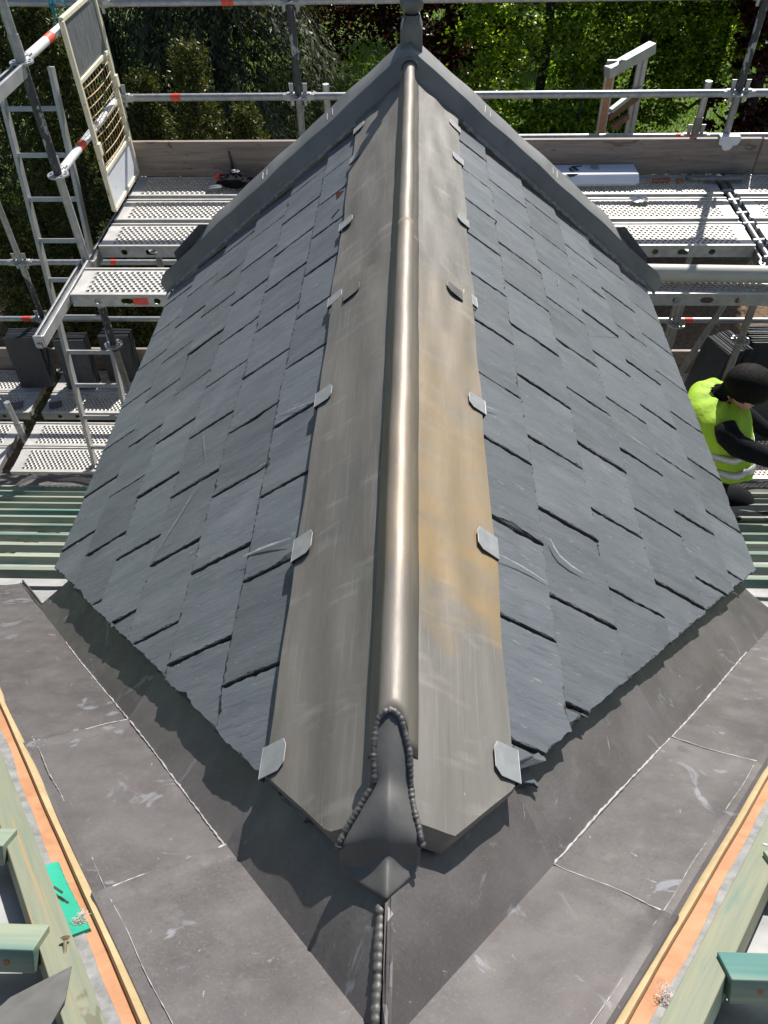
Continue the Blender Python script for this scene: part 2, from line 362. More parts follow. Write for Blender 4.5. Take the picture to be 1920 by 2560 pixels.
def stain(mt, colr, y0, y1, soft, nsc, strength, xr=None):
    """a mineral stain on the lead, bounded along the sheet by a ragged noise edge"""
    nt = mt.node_tree; L = nt.links; b = nt.nodes["Principled BSDF"]
    src = b.inputs["Base Color"].links[0].from_socket
    tc = nt.nodes.new("ShaderNodeTexCoord"); sx = nt.nodes.new("ShaderNodeSeparateXYZ"); L.new(tc.outputs["Object"], sx.inputs[0])
    n = nt.nodes.new("ShaderNodeTexNoise"); n.inputs["Scale"].default_value = nsc; n.inputs["Detail"].default_value = 6
    L.new(tc.outputs["Object"], n.inputs["Vector"])
    ma = nt.nodes.new("ShaderNodeMath"); ma.operation = 'MULTIPLY_ADD'; ma.inputs[1].default_value = .9
    L.new(n.outputs[0], ma.inputs[0]); L.new(sx.outputs[1], ma.inputs[2])
    def mrange(a, c, inv):
        mr = nt.nodes.new("ShaderNodeMapRange"); mr.inputs[1].default_value = a; mr.inputs[2].default_value = c
        if inv: mr.inputs[3].default_value = 1; mr.inputs[4].default_value = 0
        L.new(ma.outputs[0], mr.inputs[0]); return mr.outputs[0]
    mu = nt.nodes.new("ShaderNodeMath"); mu.operation = 'MULTIPLY'
    L.new(mrange(y0 + .45, y0 + .45 + soft, False), mu.inputs[0]); L.new(mrange(y1 + .45 - (y1 - y0) * .85, y1 + .45, True), mu.inputs[1])
    st = nt.nodes.new("ShaderNodeTexNoise"); st.inputs["Scale"].default_value = 1.0; st.inputs["Detail"].default_value = 5
    mp = nt.nodes.new("ShaderNodeMapping"); mp.inputs["Scale"].default_value = (7, 16, 7); mp.inputs["Rotation"].default_value = (0, 0, R(-28))
    L.new(tc.outputs["Object"], mp.inputs[0]); L.new(mp.outputs[0], st.inputs["Vector"])
    rp = ramp(nt, st.outputs[0], .34, .66, (strength * .50,) * 3 + (1,), (strength,) * 3 + (1,))
    m2 = nt.nodes.new("ShaderNodeMath"); m2.operation = 'MULTIPLY'; L.new(mu.outputs[0], m2.inputs[0]); L.new(rp, m2.inputs[1])
    mx = nt.nodes.new("ShaderNodeMix"); mx.data_type = 'RGBA'
    L.new(m2.outputs[0], mx.inputs[0]); L.new(src, mx.inputs[6]); mx.inputs[7].default_value = c4(colr)
    L.new(mx.outputs[2], b.inputs["Base Color"])
stain(M["lead_wing_gold"], (.30, .215, .115), .74, 2.1, .10, 4.0, 1.0)
stain(M["lead_roll"], (.34, .26, .18), .7, 1.6, .2, 3.0, .6)

# ================================================================== DORMER ROOF
A = R(38.91); CA, SA = math.cos(A), math.sin(A); TA = math.tan(A)
TM = .74                                    # main roof slope
YA, ZA = .149, -.056                          # apex of the valley creases
Y_VERGE = 3.245

dormer = thing("dormer_roof", (0, 2.0, -1.6), "gabled dormer roof of dark grey slates with lead ridge roll and lead verges", "dormer roof")

def slope_frame(sg):
    x = Vector((sg * CA, 0, -SA)); z = Vector((sg * SA, 0, CA)); y = z.cross(x)
    return x, y, z

def sp(sg, s, Y, n=0.0):
    """point on a dormer slope: s down the slope, Y along the ridge, n above it"""
    return Vector((sg * (CA * s + SA * n), Y, -SA * s + CA * n))

def clip_poly(poly, f):
    out = []
    for i, p in enumerate(poly):
        q = poly[(i + 1) % len(poly)]
        a, b = f(p), f(q)
        if a >= 0: out.append(p)
        if (a >= 0) != (b >= 0):
            t = a / (a - b)
            out.append((p[0] + (q[0] - p[0]) * t, p[1] + (q[1] - p[1]) * t))
    return out

def slate_mesh(poly, th, rg, name="slate", L=.33):
    """rough-edged riven slate from a 2-D outline (u down the slope, v across)"""
    pts = []
    wv, ph0 = rg.uniform(.0005, .0028), rg.uniform(0, 6)
    n = len(poly)
    area = sum(poly[i][0] * poly[(i + 1) % n][1] - poly[(i + 1) % n][0] * poly[i][1] for i in range(n)) / 2
    if area < 0: poly = poly[::-1]
    if abs(area) < 4e-4: return None
    for i in range(n):
        p = Vector(poly[i]).to_2d(); q = Vector(poly[(i + 1) % n]).to_2d()
        d = q - p; l = d.length
        if l < 1e-5: continue
        nn = Vector((d.y, -d.x)) / l          # outward
        head = p.x < -L + .01 and q.x < -L + .01
        tail = p.x > -.004 and q.x > -.004
        k = 1 if head else max(1, int(l / (.008 if tail else .013)))
        for j in range(k):
            w = p + d * (j / k)
            out = 0 if head else (rg.uniform(-.0014, .0004) if j else 0)
            if tail and j and rg.random() < .16: out -= rg.uniform(.002, .0055)
            if not head and not tail: out -= abs(wv * math.sin(j * 5.0 / k + ph0)) if j else 0
            ins = 0.0 if head else (rg.uniform(.0008, .0035) if tail else rg.uniform(.0006, .003))
            pts.append((w + nn * out, nn, ins, head))
    m_ = len(pts)
    # spalls: a run of edge points flaked further back
    for _ in range(rg.choice((0, 0, 1, 1, 2))):
        c = rg.randrange(m_); wd = rg.randint(2, 5); dp = rg.uniform(.004, .014)
        for j in range(-wd, wd + 1):
            e = pts[(c + j) % m_]
            if not e[3]: pts[(c + j) % m_] = (e[0], e[1], e[2] + dp * (1 - abs(j) / (wd + 1)) * rg.uniform(.6, 1), e[3])
    mb = MB()
    inn = []
    for p, nn, ins, h in pts:
        rim = 0 if h else rg.choice((.0008, .0012, .002, .003, .005)) * rg.uniform(.6, 1.2)
        inn.append(rim)
    top = [(p.x - nn.x * (ins + r_), p.y - nn.y * (ins + r_), 0) for (p, nn, ins, h), r_ in zip(pts, inn)]
    rimv = [(p.x - nn.x * ins, p.y - nn.y * ins, -.0010 - .12 * r_) for (p, nn, ins, h), r_ in zip(pts, inn)]
    mid = [(p.x - nn.x * ins * rg.uniform(.2, .5), p.y - nn.y * ins * rg.uniform(.2, .5), -th * rg.uniform(.4, .65)) for p, nn, ins, h in pts]
    bot = [(p.x, p.y, -th) for p, nn, ins, h in pts]
    mb.add(top + rimv + mid + bot, [tuple(range(m_))])
    for i in range(m_):
        j = (i + 1) % m_
        for k, mi in ((0, 1), (1, 2), (2, 2)):
            mb.f.append((k * m_ + i, k * m_ + m_ + i, k * m_ + m_ + j, k * m_ + j)); mb.mi.append(mi)
    mb.f.append(tuple(range(4 * m_ - 1, 3 * m_ - 1, -1))); mb.mi.append(2)
    return mb.mesh(name, [M["slate"], M["slate_rim"], M["slate_edge"]])

GAUGE = .2081; SL = .36; SW = .25
def lay_slates(sg, tails, y_base, odd_int, vy0, vk):
    rg = random.Random(5 + sg)
    fx, fy, fz = slope_frame(sg)
    for c, st in tails:
        off = 0.0 if (c % 2 == 0) == (not odd_int) else .5
        for j in range(-8, 12):
            yc = y_base + SW * (j + off + .5)
            if yc - SW / 2 > Y_VERGE or yc + SW / 2 < .2: continue
            gap = rg.uniform(.0018, .0045)
            w = SW - gap
            u_t = rg.uniform(-.003, .002)
            poly = [(-SL, -w / 2), (u_t + rg.uniform(-.002, .002), -w / 2), (u_t + rg.uniform(-.002, .002), w / 2), (-SL, w / 2)]
            sy = 1 if fy.y > 0 else -1
            ragged = rg.uniform(-.004, .004)
            poly = clip_poly(poly, lambda p: (yc + sy * p[1]) - (vy0 + ragged + vk * CA * (st + p[0])))
            if len(poly) < 3: continue
            poly = clip_poly(poly, lambda p: (yc + sy * p[1]) - .425)
            if len(poly) < 3: continue
            poly = clip_poly(poly, lambda p: st + p[0] - .045)
            if len(poly) < 3: continue
            poly = clip_poly(poly, lambda p: Y_VERGE + rg.uniform(-.0, .0) - (yc + sy * p[1]))
            if len(poly) < 3: continue
            # drop slates whose tail end has been cut away entirely
            if max(p[0] for p in poly) < -.23: continue
            me = slate_mesh(poly, rg.uniform(.0058, .0088), rg, L=SL)
            if me is None: continue
            o = bpy.data.objects.new("slate", me); col.objects.link(o)
            lift = rg.uniform(-.0005, .0022)
            P = sp(sg, st, yc, lift)
            slope = -(.0100 / GAUGE) - rg.uniform(-.003, .005)
            rot = Matrix((fx, fy, fz)).transposed() @ Matrix.Rotation(slope, 3, 'Y') @ Matrix.Rotation(rg.uniform(-.004, .004), 3, 'X') @ Matrix.Rotation(rg.uniform(-.004, .004), 3, 'Z')
            o.matrix_world = Matrix.Translation(P) @ rot.to_4x4()
            lm = o.matrix_world.copy()
            o.parent = dormer
            o.matrix_basis = Matrix.Translation(-dormer.location) @ lm

lay_slates(-1, [(i, 1.4705 - i * GAUGE) for i in range(0, 7)], 1.6099, False, .285, 1.095)
lay_slates(1, [(c, .4017 + c * GAUGE) for c in range(-1, 6)], 1.2100, True, .305, 1.115)

# sheathing under the slates, cheeks and gable wall
for sg in (-1, 1):
    mb = MB()
    s0, s1 = 0.0, 1.40
    for n0, n1 in ((-.040, -.066),):
        def yv(s): return .44 + 1.10 * CA * s
        v = [sp(sg, s0, yv(s0), n0), sp(sg, s1, yv(s1), n0), sp(sg, s1, 3.22, n0), sp(sg, s0, 3.22, n0),
             sp(sg, s0, yv(s0), n1), sp(sg, s1, yv(s1), n1), sp(sg, s1, 3.22, n1), sp(sg, s0, 3.22, n1)]
        mb.add(v, [(0, 1, 2, 3), (4, 7, 6, 5), (0, 4, 5, 1), (1, 5, 6, 2), (2, 6, 7, 3), (3, 7, 4, 0)])
    mb.build("sheathing", M["dark_board"], dormer)
    mb = MB()
    mb.add([(sg * 1.06, 1.66, -.92), (sg * 1.06, 3.16, -.92), (sg * 1.06, 3.16, -2.45), (sg * 1.06, 3.0, -2.3), (sg * 1.06, 1.66, -1.24)], [(0, 1, 2, 3, 4)])
    mb.build("cheek_wall", M["render_wall"], dormer, solid=.05)
mb = MB()
mb.add([(-1.06, 3.17, -.93), (0, 3.17, -.075), (1.06, 3.17, -.93), (1.06, 3.17, -3.3), (-1.06, 3.17, -3.3)], [(0, 1, 2, 3, 4)])
mb.build("gable_wall", M["render_wall"], dormer, solid=.12)

# ---- lead ridge: wings in two lengths each side
def wing(sg, smax, y0f, y1, n0, seed, mat, thick=.0035, lip=True):
    rg = np.random.RandomState(seed)
    ns, ny = 16, 150
    ph = rg.uniform(0, 6.28, 10); kx = rg.uniform(6, 26, 10); ky = rg.uniform(-16, 16, 10); am = rg.uniform(.00025, .0009, 10)
    rows = []
    for i in range(ny + 1):
        t = i / ny; row = []
        for j in range(ns + 1):
            s = .022 + (smax - .022) * j / ns
            y = y0f(s) + (y1 - y0f(s)) * (t if t > .04 else t * t / .04)
            if j == ns: s += .0022 * math.sin(y * 9 + seed) + .0016 * math.sin(y * 23 + seed * 2)
            env = min(1, (s - .028) / .05)
            nn = n0 + env * sum(am[k] * math.sin(kx[k] * s * 3 + ky[k] * y + ph[k]) for k in range(10))
            dist = y - y0f(s)
            if lip and dist < .012: nn -= .030 * (1 - dist / .012) ** 1.2
            row.append(sp(sg, s, y, nn))
        rows.append(row)
    mb = MB(); mb.grid(rows)
    return mb.build("ridge_wing", M[mat], dormer, smooth=True, solid=thick, split=35)

cut = lambda s: max(.374, .292 + 1.07 * CA * s)
wing(-1, .262, lambda s: 1.86 - .08 * s, 3.30, .0105, 3, "lead_wing", lip=False)
wing(1, .238, lambda s: 1.86 - .08 * s, 3.30, .0105, 4, "lead_wing_gold", lip=False)
wing(-1, .248, cut, 1.93, .0155, 5, "lead_wing")
wing(1, .226, cut, 1.93, .0155, 6, "lead_wing_gold")

# ---- roll: horseshoe section lead over a timber core
def roll(y0f, y1, r, zc, seed):
    ny, n = 70, 26
    rows = []
    rg = random.Random(seed)
    p1, p2 = rg.uniform(0, 6), rg.uniform(0, 6)
    for i in range(ny + 1):
        row = []
        for k in range(n + 1):
            t = -1.32 * math.pi / 2 - .12 + (2 * 1.32 * math.pi / 2 + .24) * k / n   # angle from top
            rr = r
            x, z = rr * math.sin(t), zc + rr * math.cos(t)
            y = y0f(z) + (y1 - y0f(z)) * i / ny
            w = .0005 * math.sin(y * 11 + p1) + .0004 * math.sin(y * 27 + p2)
            if k == 0 or k == n: x = .036 if x > 0 else -.036; z = -.036 * TA + (.0175 if r > .022 else .0125) / CA
            if k == 1 or k == n - 1: x = .0235 if x > 0 else -.0235; z = -.0235 * TA + (.022 if r > .022 else .017) / CA
            row.append(Vector((x + w, y, z + w * .6)))
        rows.append(row)
    mb = MB(); mb.grid(rows)
    return mb.build("ridge_roll", M["lead_roll"], dormer, smooth=True, solid=.003)
roll(lambda z: 1.93, 3.335, .0198, .036, 1)
roll(lambda z: .452 + max(0, (z - .0)) * 1.05, 1.97, .0222, .0375, 2)

# ---- saddle piece at the foot of the ridge
def saddle():
    # rows from the top of the sloping face to the tip: (Y, half width L, half width R, crown z, edge z L, edge z R, shape power)
    S = [(.512, .006, .006, .0605, .060, .060), (.505, .014, .014, .0575, .055, .055), (.492, .0185, .0185, .052, .048, .048), (.470, .0205, .0255, .043, .038, .034),
         (.452, .020, .027, .033, .0275, .022), (.440, .019, .028, .027, .0185, .012), (.430, .021, .0285, .024, .0085, .004), (.418, .030, .030, .023, .0015, .002), (.400, .042, .034, .021, -.0085, -.002),
         (.385, .053, .039, .016, -.0175, -.006), (.370, .062, .042, .007, -.0255, -.009), (.362, .0650, .0440, .000, -.033, -.018), (.355, .0650, .0430, -.008, -.046, -.031),
         (.350, .0645, .0420, -.016, -.060, -.044)]
    rows = []; n = 18
    for (Y, wl, wr, zc, zl, zr) in S:
        row = []
        for j in range(n + 1):
            t = -1 + 2 * j / n
            w, ze = (wl, zl) if t < 0 else (wr, zr)
            a = abs(t)
            bump = (1 - a ** (1.7 if Y > .43 else 1.25))
            row.append(Vector((t * w - .004, Y, ze + (zc - ze) * bump)))
        rows.append(row)
    # lip: two leaves meeting in a point
    for q in (.25, .5, .75, 1.0):
        row = []
        for j in range(n + 1):
            t = -1 + 2 * j / n; a = abs(t)
            w, ze = (.064, -.100) if t < 0 else (.0415, -.082)
            yl = .3505 - q * (.048 * (1 - a) + .006)
            zz = -.014 - .004 * q * (1 - a * .3) - .044 * a * (1.0 if t < 0 else .66) - .004 * math.sin(a * 3)
            row.append(Vector((t * w - .004, yl, zz)))
        rows.append(row)
    mb = MB(); mb.grid(rows)
    o = mb.build("ridge_saddle", M["lead_dark"], dormer, smooth=True, solid=.004, subsurf=1)
    # welded seam of overlapping beads round the edge
    path = []
    for (Y, wl, wr, zc, zl, zr) in S[:12]: path.append(Vector((-wl - .005, Y, zl + .0035)))
    pr = [Vector((wr - .003, Y, zr + .0035)) for (Y, wl, wr, zc, zl, zr) in S[:12]]
    full = path[::-1] + [Vector((-.004, .515, .064))] + pr
    mb = MB(); beads(mb, [p - Vector((0, 0, .0025)) for p in full], .0046, .0068)
    mb.build("weld_seam", M["bead"], o, smooth=True)["kind"] = "stuff"
    return o

def beads(mb, path, r, step, sq=.55, up=None):
    """continuous welded seam: a low ridge whose width ripples with every pass of the torch"""
    rg = random.Random(2)
    P = [Vector(p) for p in path]; pts = []; rs = []
    u = 0.0; k = 1.0
    for i in range(len(P) - 1):
        l = (P[i + 1] - P[i]).length; m_ = max(1, int(l / (step / 5)))
        for j in range(m_):
            t = (u + l * j / m_) / step
            if j % 5 == 0: k = rg.uniform(.85, 1.15)
            f = t - math.floor(t)
            pts.append(P[i].lerp(P[i + 1], j / m_) + Vector((rg.uniform(-1, 1), rg.uniform(-1, 1), 0)) * r * .06); rs.append(r * k * (.80 + .20 * math.sqrt(max(0, math.sin(math.pi * f)))))
        u += l
    mb.path(pts, r, 9, rs=rs)
saddle()

# ---- clips holding the wing edges
def clip(sg, P, s_edge, w=.05, l=.05, mat="clip", flip=False, n=.022):
    Y = P
    rg = random.Random(int(Y * 1000) + (7 if sg > 0 else 0))
    w *= rg.uniform(.9, 1.1); c = .012
    s0 = s_edge - l * rg.uniform(.8, 1.05); s1 = s_edge + .0055
    skew = rg.uniform(-.004, .004)
    out = [(s0 + c, Y - w / 2), (s1, Y - w / 2 + skew), (s1, Y + w / 2 + skew), (s0 + c * .6, Y + w / 2), (s0, Y + w / 2 - c), (s0, Y - w / 2 + c)]
    mb = MB()
    top = [sp(sg, s, y, n + .0036 + (.0010 if s < s_edge - .02 else 0)) for s, y in out]
    k = len(out)
    mb.add(top, [tuple(range(k))])
    e0, e1 = out[1], out[2]
    mb.add([sp(sg, e0[0], e0[1], n + .0036), sp(sg, e1[0], e1[1], n + .0036), sp(sg, e1[0] + .0035, e1[1], n - .012), sp(sg, e0[0] + .0035, e0[1], n - .012)], [(0, 1, 2, 3)])
    return mb.build("lead_clip", M[mat], dormer, solid=.0016, bevel=.0008)
for y in (3.15, 2.86, 2.345, 1.898): clip(-1, y, .262, n=.012)
for y in (1.44, .972, .532): clip(-1, y, .248, w=.056, n=.0175)
for y in (3.12, 2.81, 2.333, 1.876): clip(1, y, .238, n=.012)
for y in (1.40, .972, .527): clip(1, y, .226, w=.056, n=.0175)
clip(-1, 1.85, .195, w=.045, l=.055, mat="lead_wing", n=.0175)
clip(1, 1.842, .178, w=.045, l=.055, mat="lead_dark", n=.0175)

# ---- verges: raised lead-clad rolls along the gable, each a swept section
def verge(sg):
    sec = [(3.247, .005), (3.268, .009), (3.274, .014), (3.288, .066), (3.293, .074), (3.300, .0765), (3.384, .092), (3.396, .090), (3.402, .080), (3.405, -.05), (3.405, -.16)]
    rows = []; n = 46; rg = random.Random(3 + sg)
    for i in range(n + 1):
        t = i / n
        row = []
        for (Y, h) in sec:
            s0_ = -TA * h; s = s0_ + (1.500 - s0_) * t
            w = (.0015 * math.sin(s * 14 + Y * 40) + .001 * math.sin(s * 31)) * min(1, t * 8)
            hh = h + w
            if t > .97: hh = h * (1 - (t - .97) / .03 * .35)
            if s > 1.08 and Y > 3.295: hh -= .045 * min(1, (s - 1.08) / .25) * max(0, h) / .09
            P = sp(sg, s, Y + w, hh)
            if i == 0: P = Vector((0, P.y, P.z))
            row.append(P)
        rows.append(row)
    mb = MB(); mb.grid(rows)
    last = rows[-1]; c = sum((p for p in last), Vector((0, 0, 0))) / len(last)
    mb.add(last + [c + Vector((sg * .012, 0, -.012))], [(i, i + 1, len(last)) for i in range(len(last) - 1)])
    o = mb.build("verge_flashing", M["lead_verge"], dormer, smooth=True, solid=.003, split=18)
    # welded joint lines across the top and along the crown near the apex
    for s in ((.33, .36) if sg > 0 else (.34, .37)) + (.73, .755):
        mb = MB()
        mb.path([sp(sg, s, 3.296, .0665), sp(sg, s + .002, 3.325, .080), sp(sg, s - .001, 3.36, .087), sp(sg, s, 3.385, .089)], .0022, 6)
        mb.build("lap_joint", M["lead_white" if s < .34 or s > .74 else "lead_dark"], o, smooth=True)
    mb = MB(); beads(mb, [sp(sg, s, 3.299, .0685) for s in (.0, .2, .34)], .0034, .0078)
    mb.build("weld_seam", M["lead_white"], o, smooth=True)["kind"] = "stuff"
    # mortar bedding peeping out below the inner face
    mb = MB(); n = 70; rows = []
    for i in range(n + 1):
        s = .27 + 1.15 * i / n
        rows.append([sp(sg, s, 3.252 - rg.uniform(0, .010), .002), sp(sg, s, 3.258 - rg.uniform(0, .006), .010 + rg.uniform(0, .006)), sp(sg, s, 3.274, .014)])
    mb.grid(rows); mb.build("mortar_bed", M["mortar"], dormer)
    # upright lead panel standing out past the verge foot
    q = [(-.979, -.651), (-.905, -.651), (-1.117, -.882), (-1.128, -.791)] if sg < 0 else [(.994, -.666), (.930, -.668), (1.125, -.884), (1.130, -.812)]
    mb = MB(); v = [Vector((x, 3.383, z)) for x, z in q]; bk = [p + Vector((0, .008, 0)) for p in v]
    mb.add(v + bk, [(0, 1, 2, 3), (7, 6, 5, 4), (0, 4, 5, 1), (1, 5, 6, 2), (2, 6, 7, 3), (3, 7, 4, 0)])
    k = mb.build("verge_panel", M["lead_panel_shaded"], dormer, bevel=.0015)
    mb = MB(); beads(mb, [v[1] + Vector((0, -.005, 0)), v[2] + Vector((0, -.005, 0))], .0035, .0085)
    mb.build("weld_seam", M["lead_white"], k, smooth=True)["kind"] = "stuff"
verge(-1); verge(1)

# collar where the roll dies into the verge, and the finial
mb = MB(); mb.path([Vector((.032 * math.sin(t), 3.283 - .006 * math.cos(t), .030 + .034 * math.cos(t))) for t in [R(-112 + 224 * i / 16) for i in range(17)]], .0055, 8)
mb.build("roll_collar", M["lead_verge"], dormer, smooth=True)
fin = None
mb = MB()
def ring(z, h, ch, cy=3.375, cx=.006):
    c = h * ch
    return [Vector((cx + x, cy + y, z)) for x, y in ((-h + c, -h), (h - c, -h), (h, -h + c), (h, h - c), (h - c, h), (-h + c, h), (-h, h - c), (-h, -h + c))]
rows = [ring(-.02, .043, .12), ring(.148, .043, .12), ring(.178, .034, .35), ring(.188, .031, .5), ring(.1885, .028, .55)]
mb.grid(rows, close=True)
fin = mb.build("finial", M["lead_dark"], dormer, smooth=True, angle=30)
mb = MB(); mb.sphere((.006, 3.375, .226), .046, (1, 1, .9), 20, 14); mb.build("finial_ball", M["lead_dark"], fin, smooth=True)
mb = MB(); mb.tube((.006, 3.375, .28), (.006, 3.375, .32), .018, 16); mb.tube((.006, 3.375, .31), (.006, 3.375, .49), .03, 16, .002); mb.build("finial_spike", M["lead_dark"], fin, smooth=True, angle=40)
mb = MB()
for sx in (-1, 1):
    beads(mb, [(.006 + sx * .040, 3.332, .148), (.006 + sx * .030, 3.342, .184)], .003, .006)
mb.build("weld_seam", M["lead_white"], fin, smooth=True)["kind"] = "stuff"
# a dead leaf caught under the wing edge
lf = MB()
lf.add([sp(-1, .262, 2.60, .022), sp(-1, .285, 2.575, .03), sp(-1, .30, 2.585, .02), sp(-1, .29, 2.605, .035), sp(-1, .27, 2.612, .02)], [(0, 1, 2), (0, 2, 3), (0, 3, 4)])
tag(lf.build("dead_leaf", M["brick_bit"], None, solid=.001), "small curled dead leaf caught at the left lead wing edge", "leaf")

# ================================================================== MAIN ROOF AND VALLEYS
house = thing("house_roof", (0, 1.6, -2.4), "main roof stripped to green battens with lead valleys either side of dormer", "roof")
NM = Vector((0, TM, 1)).normalized()
def mz(Y): return ZA - TM * (Y - YA)
def vframe(sg):
    d = Vector((sg, 1.09, -TA)).normalized()
    nd = Vector((sg * SA, 0, CA))
    tD = nd.cross(d)
    if tD.y < 0: tD = -tD
    tM = NM.cross(d)
    if tM.x * sg < 0: tM = -tM
    return d, nd, tD, tM
APEX = Vector((0, YA, ZA))
SH = {-1: 0.0, 1: -.021}       # the right valley is a little narrower
def vp(sg, a, l, n=0.0):
    """point in a valley: a along the crease from the apex, l out over the main roof (l<0: up the dormer side)"""
    d, nd, tD, tM = vframe(sg)
    nb = (nd + NM).normalized()
    P = APEX + d * a
    X0 = abs(P.x)
    P = P + nb * (n / nb.dot(nd))
    if l >= 0: return P + tM * l
    return P + tD * min(-l, max(0, P.x * sg + .002) / abs(tD.x))

def valley_sheet(sg, a0, a1, n0, seed):
    w = SH[sg]
    lats = [-.24, -.19, -.14, -.10, -.06, -.03, -.012, .0, .012, .03, .06, .09, .12, .15 + w * .5, .175 + w, .186 + w, .189 + w, .193 + w, .202 + w, .208 + w]
    rg = np.random.RandomState(seed)
    ph = rg.uniform(0, 6.28, 12); ka = rg.uniform(-18, 18, 12); kl = rg.uniform(-22, 22, 12); am = rg.uniform(.0003, .0011, 12)
    na = max(8, int((a1 - a0) / .014))
    rows = []
    for i in range(na + 1):
        a = a0 + (a1 - a0) * i / na; row = []
        for l in lats:
            wob = 0
            if i == na: wob = .003 * math.sin(l * 40 + seed)
            nn = n0 + sum(am[k] * math.sin(ka[k] * a + kl[k] * l * 2 + ph[k]) for k in range(12)) * (1 if abs(l) > .013 else .25)
            if .185 + w < l < .194 + w: nn += .0022
            if l > .2 + w and a < 1.26: nn += .006 * (l - (.2 + w)) / .01
            if i >= na - 1: nn += .0022
            if l < 0: nn += .012 * max(0, 1 - abs(vp(sg, a, l).x) / .25) * min(1, -l / .05)
            if l > .1 and a > 1.26: l = l + (l - .1) * 2.6 * min(1, (a - 1.26) / .24)
            if l < 0 and a > 1.86: l = l * max(.06, 1 - (a - 1.86) / .16)
            P = vp(sg, a + wob, l, nn)
            row.append(P)
        rows.append(row)
    mb = MB(); mb.grid(rows)
    return mb.build("valley_sheet", M["lead_valley"], house, smooth=True, solid=.0035, split=30)
sheets = {}
for sg in (-1, 1):
    laps = [-.12, .445, 1.005, 2.36] if sg < 0 else [-.12, .415, .965, 2.36]
    for k in range(3):
        o = valley_sheet(sg, laps[k] if k == 0 else laps[k] - .07, laps[k + 1], .0105 - .0042 * k, 10 * k + sg + 3)
        if k == 0: sheets[sg] = o
    # chalky scraped line along the fold of the crease on the lower two sheets
    for k in (1, 2):
        pts = []; rs = []; rg = random.Random(20 + k + sg)
        a = laps[k] + .004; n0 = .0105 - .0042 * k
        while a < min(laps[k + 1], 1.62):
            pts.append(vp(sg, a, .0 + rg.uniform(-.0008, .0008) + .0025 * math.sin(a * 6 + sg), n0 + .0010)); rs.append(rg.uniform(.0008, .0026) * (1.25 if sg > 0 else 1.0)); a += .009
        mb = MB(); mb.path(pts, .002, 6, rs=rs); mb.build("crease_line", M["lead_white"], house, smooth=True)
    # bright burred edges where one sheet laps the next
    for k in (1, 2):
        n0 = .0105 - .0042 * (k - 1); rg = random.Random(40 + k + sg)
        pts = []; rs = []
        lo, hi = .0, .19 + SH[sg]
        for i in range(23):
            l = lo + (hi - lo) * i / 22
            pts.append(vp(sg, laps[k] + .001 + .003 * math.sin(l * 40 + 10 * (k - 1) + sg + 3) - .001, l, n0 + .0024)); rs.append(rg.uniform(.0006, .0017) * (1.9 if i in (0, 1, 21, 22) else 1))
        mb = MB(); mb.path(pts, .001, 5, rs=rs); mb.build("lap_edge", M["lead_white"], house, smooth=True)
    # hem creased parallel to the fillet, its burr showing bright here and there
    for k in (0, 1, 2):
        n0 = .0105 - .0042 * k; rg = random.Random(70 + k + sg); pts = []; rs = []
        a = max(.02, laps[k]) + .004
        while a < min(laps[k + 1] - .004, 1.24):
            pts.append(vp(sg, a, .1895 + SH[sg] + .0012 * math.sin(a * 31), n0 + .0022)); rs.append(max(.00025, rg.gauss(.0006, .0004))); a += .008
        mb = MB(); mb.path(pts, .001, 5, rs=rs); mb.build("hem_line", M["lead_white"], house, smooth=True)
    w = SH[sg]
    # tilting fillet, exposed board, membrane upstand, hip batten
    def strip(name, mat, l0, l1, n0, n1, a0=-.2, a1=1.40, wob=0.0, seed=1, rounded=False):
        rg = random.Random(seed); rows = []
        n = 70
        q1, q2 = rg.uniform(0, 6), rg.uniform(0, 6)
        for i in range(n + 1):
            a = a0 + (a1 - a0) * i / n
            wv = wob * (math.sin(a * 9 + q1) * .6 + math.sin(a * 23 + q2) * .3 + rg.uniform(-.15, .15))
            la, lb = l0 + w + (wv if wob > .002 else 0), l1 + w + (wv if wob <= .002 else 0)
            if rounded:
                prof = [(la, n0), (la + (lb - la) * .1, n0 + (n1 - n0) * .6), (la + (lb - la) * .35, n1), (la + (lb - la) * .7, n1 * .98), (lb - (lb - la) * .05, n0 + (n1 - n0) * .55), (lb, n0)]
            else:
                prof = [(la, n0), (la, n1), (lb, n1), (lb, n0)]
            rows.append([vp(sg, a, l, nn) for l, nn in prof])
        mb = MB(); mb.grid(rows)
        for r_ in (rows[0], rows[-1]): mb.add(r_, [tuple(range(len(r_)))])
        return mb.build(name, M[mat], house, smooth=rounded, angle=50)
    strip("tilting_fillet", "fillet", .2055, .2235, -.002, .013, wob=.0012, seed=3, rounded=True)
    strip("valley_board", "orange_wood", .219, .262, -.03, .0035, seed=4)
    strip("membrane_edge", "membrane_cut", .2415, .290, -.006, .0050, wob=.005, seed=5 + sg)
    if sg < 0:
        ml = strip("membrane_lap", "membrane_green", .232, .28, -.004, .0095, a0=.38, a1=.56, wob=.004, seed=9)
        for a_, l_ in ((.450, .241), (.458, .245), (.466, .248), (.478, .243)):
            mb = MB(); mb.add([vp(sg, a_, l_, .0102), vp(sg, a_ + .022, l_ + .008, .0102), vp(sg, a_ + .020, l_ + .011, .0102), vp(sg, a_ - .002, l_ + .003, .0102)], [(0, 1, 2, 3)]); mb.build("print_mark", M["ink"], ml)
